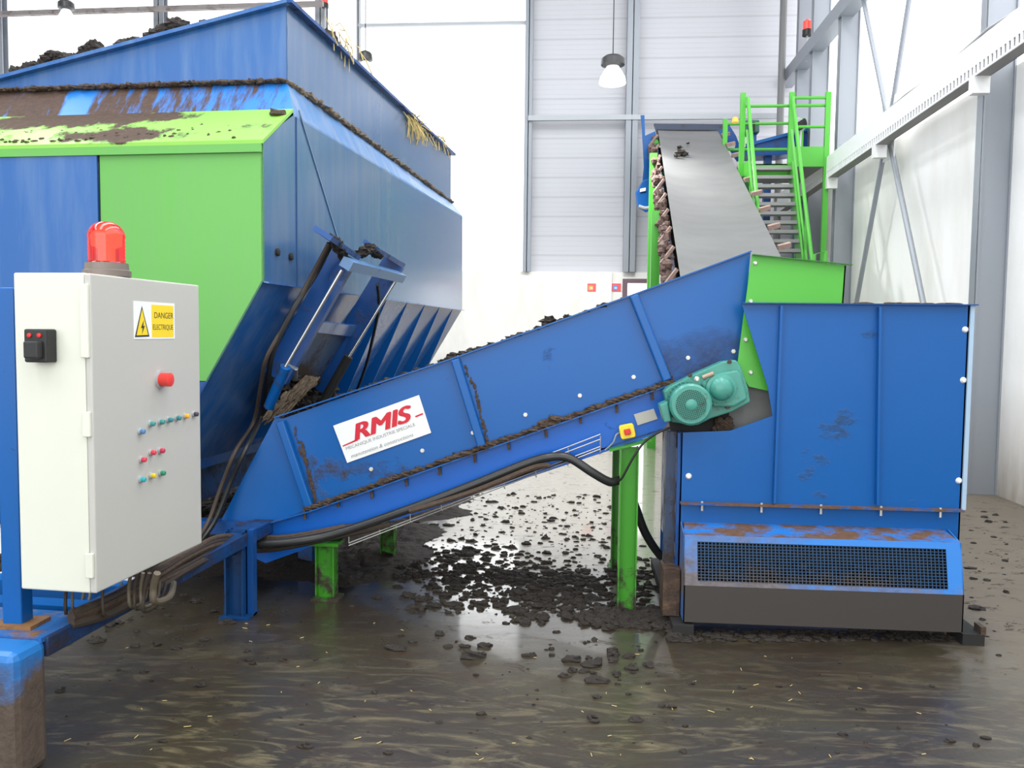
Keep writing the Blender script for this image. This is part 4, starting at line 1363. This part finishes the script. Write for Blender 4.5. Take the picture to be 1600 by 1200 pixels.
# bottom flange
M['flmud'] = paint('mud_topped_flange', BLUE, dirt=.27, dcol=MUDRED, scale=(6, 6, 6), gain=9)
MB().box(HX0, HX1, YF - .05, YF + .0, ZF - .006, ZF + .004).build('bottom_flange', 'flmud', hou)
for px in (1097, 1190, 1283, 1377, 1470):
    p = at(px, 789, y=YF - .03)
    MB().tube([Vector((p.x, p.y, ZF - .04)), Vector((p.x, p.y, ZF + .012))], .0065, 6).build('flange_bolt', 'bolt', hou)
for px, py in ((1508, 515), (1505, 594), (1498, 751), (1076, 744)):
    MB().lathe(bx(px, py), (0, -1, 0), [(0, .017), (.004, .016), (.011, .009)], 14).build('bolt', 'white', hou, smooth=True)
# recessed band and guard
zgt = at(1285, 825, y=4.52).z
MB().box(HX0, HX1, YF + .0, YF + .012, .14, ZF).build('lower_band', paint('band_blue', BLUE, dirt=-.03, scale=(14, 14, 14)), hou)
GX0, GX1 = at(1069, 900, y=4.41).x, at(1508, 900, y=4.41).x
zt1 = at(1285, 826, y=4.55).z
zt2 = at(1285, 842, y=4.47).z
zfo = at(1285, 922, y=4.41).z
zbo = at(1285, 980, y=4.41).z
M['gtop'] = paint('guard_top_mud', (.02, .19, .60), dirt=.21, dcol=MUDRED, scale=(5, 9, 9), gain=8)
M['gfront'] = paint('guard_blue', (.03, .20, .60), dirt=-.02, dcol=(.12, .105, .11), scale=(5, 5, 5), gain=3,
                    spots=[((GX0 + .1, 0, .35), (.65, None, .6), .33), ((GX0 + .9, 0, zfo), (2, None, .09), .3)], coat=.1)
M['glow'] = paint('guard_brown', (.055, .047, .042), dirt=-.1, dcol=(.03, .025, .022), scale=(4, 4, 9), coat=0.05, rough=.5)
MB().prism([(GX0 + .02, YF, zt1), (GX1 - .03, YF, zt1), (GX1, 4.47, zt2), (GX0, 4.47, zt2)], (0, 0, -.008)).build('guard_top', 'gtop', hou)


def gp(t, s):      # on the slanted guard face: t along x 0..1, s from top 0 to fold 1
    return Vector((GX0 + (GX1 - GX0) * t, 4.47 - .06 * s, zt2 + (zfo - zt2) * s))


ta, tb_, sa, sb = (1091 - 1069) / 439, (1484 - 1069) / 439, .13, .90
for nm, q in (('guard_front', ((0, 0), (1, 0), (1, sa), (0, sa))), ('guard_front', ((0, sb), (1, sb), (1, 1), (0, 1))), ('guard_front', ((0, sa), (ta, sa), (ta, sb), (0, sb))), ('guard_front', ((tb_, sa), (1, sa), (1, sb), (tb_, sb)))):
    MB().prism([gp(*k_) for k_ in q], (0, .006, 0)).build(nm, 'gfront', hou)
b = MB()
NV, NH = 66, 13
for k in range(NV + 1):
    t = ta + (tb_ - ta) * k / NV
    b.bar(gp(t, sa) + Vector((0, .002, 0)), gp(t, sb) + Vector((0, .002, 0)), .0034, .003, (0, -1, 0))
for k in range(NH + 1):
    s = sa + (sb - sa) * k / NH
    b.bar(gp(ta, s) + Vector((0, .0, 0)), gp(tb_, s) + Vector((0, .0, 0)), .0034, .003, (0, -1, 0))
b.build('mesh_grille', paint('grille_blue', (.03, .085, .18), dirt=.0, dcol=(.11, .085, .06), scale=(6, 6, 6), gain=3,
                              spots=[((GX0 + .5, 0, zfo), (.9, None, .16), .35)], coat=0), hou)
b = MB()
rng = random.Random(9)
for k in range(200):
    b.blob((GX0 + rng.uniform(.1, 1.3), 4.53 + rng.uniform(0, .05), zfo - .02 + rng.random() ** 2 * .12), .03, .02, .02, rng, 6, 4, .5)
tag(b.build('muck_behind_mesh', 'mud'), 'dark muck lying behind the mesh of the guard', 'mud', kind='stuff')
MB().box(GX0 + .01, GX1 - .01, YF - .03, YF - .02, .05, zt2 - .02).build('guard_shade_plate', 'dark', hou)  # dark plate standing in for the shade behind the mesh
MB().box(GX0, GX1, 4.41, 4.418, zbo, zfo).build('guard_apron', 'glow', hou)
for x_ in (GX0, GX1 - .006):
    MB().prism([(x_, YF, zt1), (x_, 4.47, zt2), (x_, 4.41, zfo), (x_, 4.41, zbo), (x_, YF, zbo)], (.006, 0, 0)).build('guard_cheek', 'gfront', hou)
# skids
for x_ in (HX0 - .05, HX1 - .05):
    MB().box(x_, x_ + .11, 4.38 if x_ < 1 else 4.42, YF + BD + .1, 0.0, .06).build('skid', 'dark', hou)
    if x_ > 1:
        MB().box(x_ + .09, x_ + .115, 4.42, 4.5, .06, .10).build('skid_lug', 'mudb', hou)
# muddy side post at the left
MB().box(HX0 - .075, HX0 - .02, YF + .04, YF + .12, .06, at(1055, 676, y=YF).z).build('side_post', paint('muddy_post', (.03, .05, .10), dirt=.14, dcol=(.04, .028, .02), scale=(8, 8, 4)), hou)
MB().box(HX0 - .018, HX0 - .002, YF + .0, YF + .03, .3, at(1055, 676, y=YF).z).build('edge_angle', 'blue_dark', hou)
MB().box(HX0 - .09, HX0 - .0, YF - .1, YF + .1, .065, .32).build('muddy_foot_box', paint('mudded_foot', (.05, .03, .02), dirt=.2, dcol=(.09, .055, .035), scale=(12, 12, 12), coat=0), hou)
# inside parts seen in the notch
MB().prism([at(x_, y_, y=YF + .14) for x_, y_ in ((1130, 690), (1120, 600), (1230, 570), (1230, 690))], (0, .01, 0)).build('rubber_curtain', 'galvdirty', hou)
MB().prism([at(x_, y_, y=YF + .12) for x_, y_ in ((1056, 700), (1040, 640), (1138, 630), (1142, 690), (1138, 700))], (0, .008, 0)).build('notch_backing', 'dark', hou)
b = MB()
for k in range(24):
    b.blob(at(1118 + rng.uniform(0, 24), 655 + rng.uniform(0, 18), y=YF + .09), .02, .02, .022, rng, 7, 5, .5)
tag(b.build('notch_mud', 'mudb'), 'mud caked under the gear motor in the notch of the housing', 'mud', kind='stuff')
# lumps on the top edge
b = MB()
for px in (1345, 1352, 1385, 1400, 1410, 1420, 1432, 1446, 1455, 1470, 1480, 1487):
    p = at(px, 474, y=YF)
    b.blob((p.x, YF - .01 + rng.uniform(-.01, .02), ZH + .008), rng.uniform(.02, .05), .015, .006, rng, 7, 4)
tag(b.build('top_edge_mud', 'mudb'), 'thin brown mud lumps on the top flange of the blue housing', 'mud', kind='stuff')

# green chute between conveyor and housing
ch = thing('discharge_chute', 'bright green sheet steel chute between the conveyor head and the housing', 'chute', (at(1250, 440, y=4.70).x, 4.70, 1.3))
chp = [at(x_, y_, y=4.70) for x_, y_ in ((1175, 399), (1322, 415), (1313, 540), (1305, 650), (1206, 612), (1170, 604), (1152, 572), (1161, 500))]
MB().prism(chp, (0, .008, 0)).build('near_sheet', 'green', ch)
MB().prism([p + Vector((0, 1.0, 0)) for p in chp], (0, .008, 0)).build('far_sheet', 'green', ch)
MB().prism([chp[1], chp[2], chp[3], chp[3] + Vector((0, 1.0, 0)), chp[2] + Vector((0, 1.0, 0)), chp[1] + Vector((0, 1.0, 0))], (-.008, 0, 0)).build('end_sheet', 'green', ch)
MB().prism([chp[0], chp[1] + Vector((.025, 0, 0)), chp[1] + Vector((.025, 0, 0)) + Vector((0, -.03, 0)), chp[0] + Vector((0, -.03, 0))], (0, 0, .005)).build('top_lip', paint('dark_green_lip', (.03, .17, .02)), ch)
for px, py in ((1180, 411), (1173, 471), (1165, 531), (1173, 582)):
    MB().lathe(at(px, py, y=4.70), (0, -1, 0), [(0, .013), (.004, .013), (.011, .008)], 8).build('bolt', 'bolt', ch)

# ================================================================== TALL CONVEYOR AT THE BACK
tc = thing('tall_belt_conveyor', 'tall steep grey belt conveyor climbing towards the far right corner', 'conveyor', (1.9, 6.0, 0))
TL, TR = at(1028, 203, c=15.6), at(1122, 205, c=15.6)
BL, BR = at(1060, 420, c=9.6), at(1228, 410, c=9.6)
# straight down to a foot just behind the housing
zf_ = .45
def ext(a, c, z):
    t = (z - c.z) / (a.z - c.z)
    return c + (a - c) * t
TRz = (TL.z + TR.z) / 2
TL.z = TR.z = TRz
BRz = (BL.z + BR.z) / 2
BL.z = BR.z = BRz
FL, FR = ext(TL, BL, zf_), ext(TR, BR, zf_)
if FL.y < 6.0:
    t = (6.0 - FL.y) / (TL.y - FL.y)
    FL = FL.lerp(TL, t)
    FR = FR.lerp(TR, t)


def belt_mat():
    m = mat('grey_belt', (.20, .20, .20), .45)
    nt = m.node_tree
    b = nt.nodes['Principled BSDF']
    f = noise_fac(nt, (1.2, 3.2, .3), 5, .6)
    f2 = noise_fac(nt, (.2, 2.4, .2), 2, .5, off=(0, 4, 0))
    c = mixc(nt, f, (.11, .11, .112), (.21, .208, .20))
    c = mixc(nt, mth(nt, 'MULTIPLY', mth(nt, 'SUBTRACT', f2, .5, clamp=True), 2.0), c, (.10, .10, .102))
    nt.links.new(c, b.inputs['Base Color'])
    return m


wv = (TR - TL).normalized()
up = (TL - FL).normalized()
nn = wv.cross(up).normalized()
if nn.z < 0:
    nn = -nn
n = 12
b = MB()
vs, fs = [], []
for i in range(n + 1):
    for j in range(7):
        t = i / n
        a, c = FL.lerp(TL, t), FR.lerp(TR, t)
        s = j / 6
        sag = .07 * (1 - (2 * s - 1) ** 4) * min(1, (1 - t) * 4 + .15)
        vs.append(a.lerp(c, s) - nn * sag)
for i in range(n):
    for j in range(6):
        q = i * 7 + j
        fs.append((q, q + 1, q + 8, q + 7))
b.add(vs, fs)
b.build('belt', belt_mat(), tc, smooth=True)
b = MB().prism([FL - nn * .32, FR - nn * .32, TR - nn * .32, TL - nn * .32], -nn * .015)
b.build('return_belt', 'black', tc)
M['frame_b'] = paint('back_conveyor_blue', (.02, .13, .48), dirt=.06, scale=(4, 4, 4))
for e, s in ((FL, -1), (FR, 1)):
    a, c = e + wv * s * .03 - nn * .22, e + wv * s * .03 - nn * .22 + (TL - FL)
    if s > 0:
        c = TR + wv * s * .03 - nn * .22
    MB().bar(a, c, .04, .16, nn).build('side_beam', 'frame_b' if s > 0 else paint('muddy_side_beam', (.05, .07, .13), dirt=.14, dcol=(.10, .06, .045), scale=(5, 5, 5)), tc)
# idler brackets
M['idler'] = mudmat('rusty_idler', (.20, .12, .09), (.48, .34, .29), scale=12)
L_ = (TL - FL).length
for k in range(15):
    t = (k + .5) / 15
    a, c = FL.lerp(TL, t), FR.lerp(TR, t)
    MB().bar(a - wv * .02 - nn * .0, a - wv * .16 - nn * .2 - up * .05, .035, .05, up).build('idler_bracket', 'idler', tc)
    MB().bar(c + wv * .02 - nn * .0, c + wv * .17 + nn * .03 + up * .03, .06, .05, up).build('idler_bracket', 'idler', tc)
b = MB()
for k in range(150):
    t = rng.random()
    b.blob(FL.lerp(TL, t) - wv * rng.uniform(.03, .14) - nn * rng.uniform(.05, .32), .05, .08, .06, rng, 6, 4, .5)
tag(b.build('tall_conveyor_mud', mudmat('reddish_mud', (.07, .04, .03), (.24, .15, .12))), 'reddish mud caked along the left side of the tall conveyor', 'mud', kind='stuff')
b = MB()
for px, py, s in ((1064, 239, .09), (1058, 243, .05), (1071, 241, .05), (1062, 230, .05), (1075, 224, .03)):
    b.blob(hit(px, py, TL, nn) + nn * .0, s, s, s * .5, rng, 9, 6, .5)
tag(b.build('belt_clods', 'mud'), 'small dark clods near the top of the tall belt', 'muck', kind='stuff')
# head: cross cover, drum, side plates
MB().prism([at(x_, y_, c=15.75) for x_, y_ in ((1022, 193), (1142, 194), (1136, 207), (1026, 206))], (0, .1, 0)).build('head_cover', paint('head_dark', (.035, .05, .09), dirt=.05), tc)
MB().tube([TL - nn * .16 + up * .1, TR - nn * .16 + up * .1], .15, 16).build('head_drum', 'black', tc, smooth=True)
MB().prism([at(x_, y_, c=15.6) for x_, y_ in ((1001, 180), (1007, 180), (1008, 212), (1024, 205), (1030, 240), (1026, 320), (1010, 330), (1000, 322), (1006, 260), (1003, 200))], (0, .05, 0)).build('head_side_plate', 'blue', tc)
MB().prism([at(x_, y_, c=15.5) for x_, y_ in ((1004, 282), (1024, 276), (1026, 322), (1010, 331), (996, 322), (993, 300))], (0, .14, 0)).build('drive_housing', 'blue_clean', tc, bevel=.02)
MB().prism([at(x_, y_, c=15.45) for x_, y_ in ((1000, 295), (1009, 293), (1009, 298), (1000, 300))], (0, .02, 0)).build('drive_label', 'white', tc)
MB().tube(spline([at(998, 322, c=15.3), at(1010, 325, c=15.3), at(1024, 320, c=15.3), at(1034, 312, c=15.3)]), .03, 8).build('drive_hose', 'steelw', tc, smooth=True)
MB().prism([at(x_, y_, c=15.5) for x_, y_ in ((1122, 205), (1140, 196), (1150, 212), (1165, 250), (1152, 252))], (0, .05, 0)).build('head_side_plate', 'blue_dark', tc)
MB().lathe(at(1142, 229, c=15.3), (0, -1, 0), [(0, .07), (.05, .07)], 12).build('bearing_block', 'steelw', tc, smooth=True)
MB().lathe(at(1023, 226, c=15.4), (0, -1, 0), [(0, .10), (.1, .08)], 10).build('bearing_block', 'green', tc, smooth=True)
# green legs
for k, (px, yy, top) in enumerate(((1021, 14.4, 240), (1025, 11.8, 330))):
    p = at(px, top, y=yy)
    MB().box(p.x - .06, p.x + .06, yy - .06, yy + .06, 0, p.z).build('support_leg', 'green', tc)
    q_ = TR.x - .3
    MB().box(q_ - .06, q_ + .06, yy - .06, yy + .06, 0, p.z - .3).build('support_leg', 'green', tc)
    MB().bar((p.x, yy, p.z - .35), (q_, yy, p.z - .35), .08, .08).build('leg_cross_bar', 'green', tc)

# stairs with platform
YS = 13.6
st = thing('service_stairs', 'steep stairs with grey treads and green handrails right of the tall conveyor', 'stairs', (at(1200, 300, y=YS).x, YS, 0))
X0, X1 = at(1166, 262, y=YS).x, at(1231, 262, y=YS).x
ztop = at(1200, 256, y=YS).z
rise, run = .148, .075
M['tread'] = mat('grating_tread', (.26, .26, .25), .5, .4)
k = 1
z_, y_ = ztop - rise * .6, YS - .05
while z_ > .08:
    MB().box(X0, X1, y_ - .20, y_, z_ - .05, z_).build('tread', 'tread', st)
    z_ -= rise
    y_ -= run
ye = y_
for x_ in (X0 - .04, X1):
    MB().prism([(x_, YS + .05, ztop), (x_, YS - .24, ztop), (x_, ye - .22, 0), (x_, ye + .12, 0)], (.03, 0, 0)).build('stringer', 'green', st)
    a, c = Vector((x_ + .015, YS - .1, ztop + 1.0)), Vector((x_ + .015, ye - .25, .95))
    MB().tube([a, c], .03, 10).build('handrail', 'green', st, smooth=True)
    MB().tube([a - Vector((0, 0, .5)), c - Vector((0, 0, .5))], .02, 8).build('handrail', 'green', st, smooth=True)
    for t in (.45, .99):
        p = a.lerp(c, t)
        MB().tube([p - Vector((0, 0, 1.0 if t < .9 else .93)), p], .025, 8).build('handrail_post', 'green', st, smooth=True)
pf = thing('service_platform', 'green railed service platform at the head of the stairs', 'platform', (X0, YS, 0))
PX1 = XR - .45
MB().box(X0 - .1, PX1, YS, YS + 1.6, ztop - .02, ztop).build('deck', 'tread', pf)
MB().box(X1 + .04, PX1, YS - .02, YS, ztop - .05, ztop + .26).build('toe_plate', 'green', pf)
MB().box(X0 - .1, X1 + .04, YS + .0, YS + .02, ztop - .18, ztop + .0).build('deck_beam', 'green', pf)
for x_, y_ in ((X0 - .08, YS), (X1 + .03, YS), (PX1, YS), (X0 - .08, YS + 1.6), (PX1, YS + 1.6)):
    MB().box(x_ - .04, x_ + .04, y_ - .03, y_ + .03, 0 if y_ > YS or x_ > X1 + .5 else ztop - .2, ztop + 1.10).build('post', 'green', pf)
for zr_, y_, xa in ((1.07, YS, X1), (.6, YS, X1), (1.07, YS + 1.6, X0 - .08), (.6, YS + 1.6, X0 - .08), (.95, YS + .02, X0 - .08)):
    MB().tube([(xa, y_, ztop + zr_ * .95), (PX1, y_, ztop + zr_ * .95)], .024, 8).build('guard_rail', 'green', pf, smooth=True)
# blue cross conveyor behind the platform and its drive
xc = thing('cross_conveyor', 'blue sloping cross conveyor behind the green platform rails', 'conveyor', (3.2, 15.8, 0))
yx = 15.4
MB().prism([at(x_, y_, y=yx) for x_, y_ in ((1166, 228), (1222, 212), (1262, 203), (1262, 236), (1222, 242), (1166, 243))], (0, .5, 0)).build('trough', 'blue_dark', xc)
b = MB().bar(at(1166, 227, y=yx - .03), at(1262, 202, y=yx - .03), .08, .05)
b.build('trough_rim', 'blue', xc)
q = at(1200, 243, y=yx + .2)
MB().box(q.x - .06, q.x + .06, yx + .15, yx + .3, 0, q.z).build('leg', 'blue_dark', xc)
q0 = at(1250, 240, y=yx + .2)
MB().box(q0.x - .06, q0.x + .06, yx + .15, yx + .3, 0, q0.z).build('leg', 'blue_dark', xc)
dm = thing('drive_motor', 'dark green box shaped drive motor above the cross conveyor', 'motor', at(1176, 208, y=15.2))
MB().prism([at(x_, y_, y=15.2) for x_, y_ in ((1165, 187), (1187, 187), (1187, 207), (1165, 207))], (0, .35, 0)).build('casing', mat('dark_green_enamel', (.02, .09, .07), .4), dm, bevel=.02)
MB().prism([at(x_, y_, y=15.18) for x_, y_ in ((1169, 191), (1180, 191), (1180, 204), (1169, 204))], (0, .03, 0)).build('vent_face', 'dark', dm)
MB().prism([at(x_, y_, y=15.3) for x_, y_ in ((1172, 206), (1182, 206), (1182, 226), (1172, 226))], (0, .1, 0)).build('bracket', 'blue_dark', dm)
fm = thing('fan_unit', 'grey blower with ribbed dark hose by the right column', 'blower', at(1250, 205, y=15.0))
MB().prism([at(x_, y_, y=15.0) for x_, y_ in ((1238, 196), (1246, 182), (1256, 186), (1260, 200), (1244, 206))], (0, .3, 0)).build('blower_casing', 'steelw', fm, bevel=.02)
b = MB()
for k in range(6):
    b.lathe(at(1247 + k * 2, 198 - k * 1.2, y=14.95), (1, 0, .3), [(0, .07), (.012, .08), (.024, .07)], 10)
b.build('ribbed_hose', 'ink', fm)
MB().tube([at(1250, 205, y=15.15), at(1250, 205, y=15.15) - Vector((0, 0, .35))], .03, 8).build('stand', 'steelw', fm)
ob_ = MB().lathe(at(1149, 183, y=YS - .02), (0, 0, -1), [(0, .02), (.03, .05), (.08, .05)], 10).build('orange_lamp', mat('orange_lens', (.9, .4, .05), .3, emis=(1, .4, .05), estr=.5), smooth=True)
tag(ob_, 'tiny orange signal lamp on the platform corner post', 'lamp')
# small green gate frame at the stairs foot
sg = thing('stair_foot_rail', 'small green hoop rail just above the chute at the stairs foot', 'rail', at(1280, 410, y=11.0))
p0, p1 = at(1272, 398, y=11.0), at(1290, 392, y=11.0)
MB().tube([(p0.x, 11, 0), p0, p1, (p1.x, 11, 0)], .025, 8).build('hoop', 'green', sg, smooth=True)

# ================================================================== MUD ON THE FLOOR
rng = random.Random(77)
b = MB()


def clump(x, y, s):
    b.blob((x, y, s * .12), s * rng.uniform(.9, 1.8), s * rng.uniform(.7, 1.2), s * rng.uniform(.45, .8), rng, 8, 6, .35)


def scatter(px0, px1, py0, py1, n, smin, smax, pw=2.5):
    for _ in range(n):
        p = at(rng.uniform(px0, px1), rng.uniform(py0, py1), z=0)
        clump(p.x, p.y, smin + (smax - smin) * rng.random() ** pw)


scatter(640, 960, 770, 960, 900, .004, .028, 3)
for cx, cy, sx_, sy_, n_ in ((780, 905, 60, 14, 90), (880, 915, 50, 16, 120), (730, 880, 50, 10, 50), (900, 940, 45, 10, 70), (830, 970, 24, 7, 9),
                             (860, 1025, 50, 12, 6), (700, 1010, 40, 12, 5), (950, 1035, 34, 18, 12), (720, 925, 60, 18, 60), (1010, 905, 20, 30, 60), (650, 880, 40, 15, 40)):
    for _ in range(int(n_ * 2.2)):
        p = at(rng.gauss(cx, sx_), rng.gauss(cy, sy_), z=0)
        clump(p.x, p.y, rng.uniform(.004, .020) if rng.random() < .85 else rng.uniform(.02, .036))
scatter(80, 1000, 960, 1180, 90, .004, .022)
scatter(1000, 1580, 1000, 1180, 50, .003, .018)
scatter(1515, 1580, 800, 1000, 40, .004, .03)
scatter(90, 360, 930, 1010, 60, .005, .03)
tag(b.build('floor_muck', 'mud'), 'dark muck clumps scattered over the wet floor', 'muck', kind='stuff')
b = MB()
for _ in range(1000):
    px = rng.choice((rng.gauss(985, 38), rng.gauss(1035, 14), rng.uniform(1050, 1520)))
    py = 968 + rng.gauss(0, 6) if px < 1050 else rng.uniform(985, 1003)
    p = at(px, py, z=0)
    s = rng.uniform(.008, .034) if px < 1060 else rng.uniform(.005, .02)
    b.blob((p.x, p.y, s * .2), s * 1.4, s * 1.1, s * (.8 if px < 1060 else .5), rng, 8, 6, .35)
tag(b.build('muck_drift', 'mud'), 'muck drift piled round the foot of the green leg and the housing', 'muck', kind='stuff')
vs, fs = [], []
nx, ny = 110, 130
for i in range(nx + 1):
    for j in range(ny + 1):
        x_, y_ = -4.2 + 3.3 * i / nx, 5.0 + 4.2 * j / ny
        e_ = min(1, max(0, min((x_ + 4.2) / .4, (-.95 + .25 * mnoise.noise(Vector((y_ * 2, 0, 4))) - x_) / .5, (y_ - 5.0 - .2 * mnoise.noise(Vector((x_ * 3, 1, 4)))) / .5, (9.2 - y_) / .5)))
        h_ = .05 + .07 * mnoise.fractal(Vector((x_ * 3, y_ * 3, 2)), 1.0, 2.1, 5) + .025 * mnoise.noise(Vector((x_ * 22, y_ * 22, 2)))
        vs.append((x_, y_, h_ * e_ - .012 * (1 - e_)))
for i in range(nx):
    for j in range(ny):
        q_ = i * (ny + 1) + j
        fs.append((q_, q_ + 1, q_ + ny + 2, q_ + ny + 1))
tag(MB().add(vs, fs).build('muck_under_hopper', 'mud'), 'thick dark muck lying under the hopper and conveyor', 'muck', kind='stuff')
b = MB()
for _ in range(60):
    p = at(rng.uniform(90, 1500), rng.uniform(960, 1190), z=0)
    a_ = rng.uniform(0, 6.28)
    l_ = rng.uniform(.01, .03)
    b.tube([(p.x, p.y, .003), (p.x + math.cos(a_) * l_, p.y + math.sin(a_) * l_, .005)], .0016, 4)
tag(b.build('floor_straw', 'straw'), 'tiny yellow straw bits strewn on the wet floor', 'straw', kind='stuff')
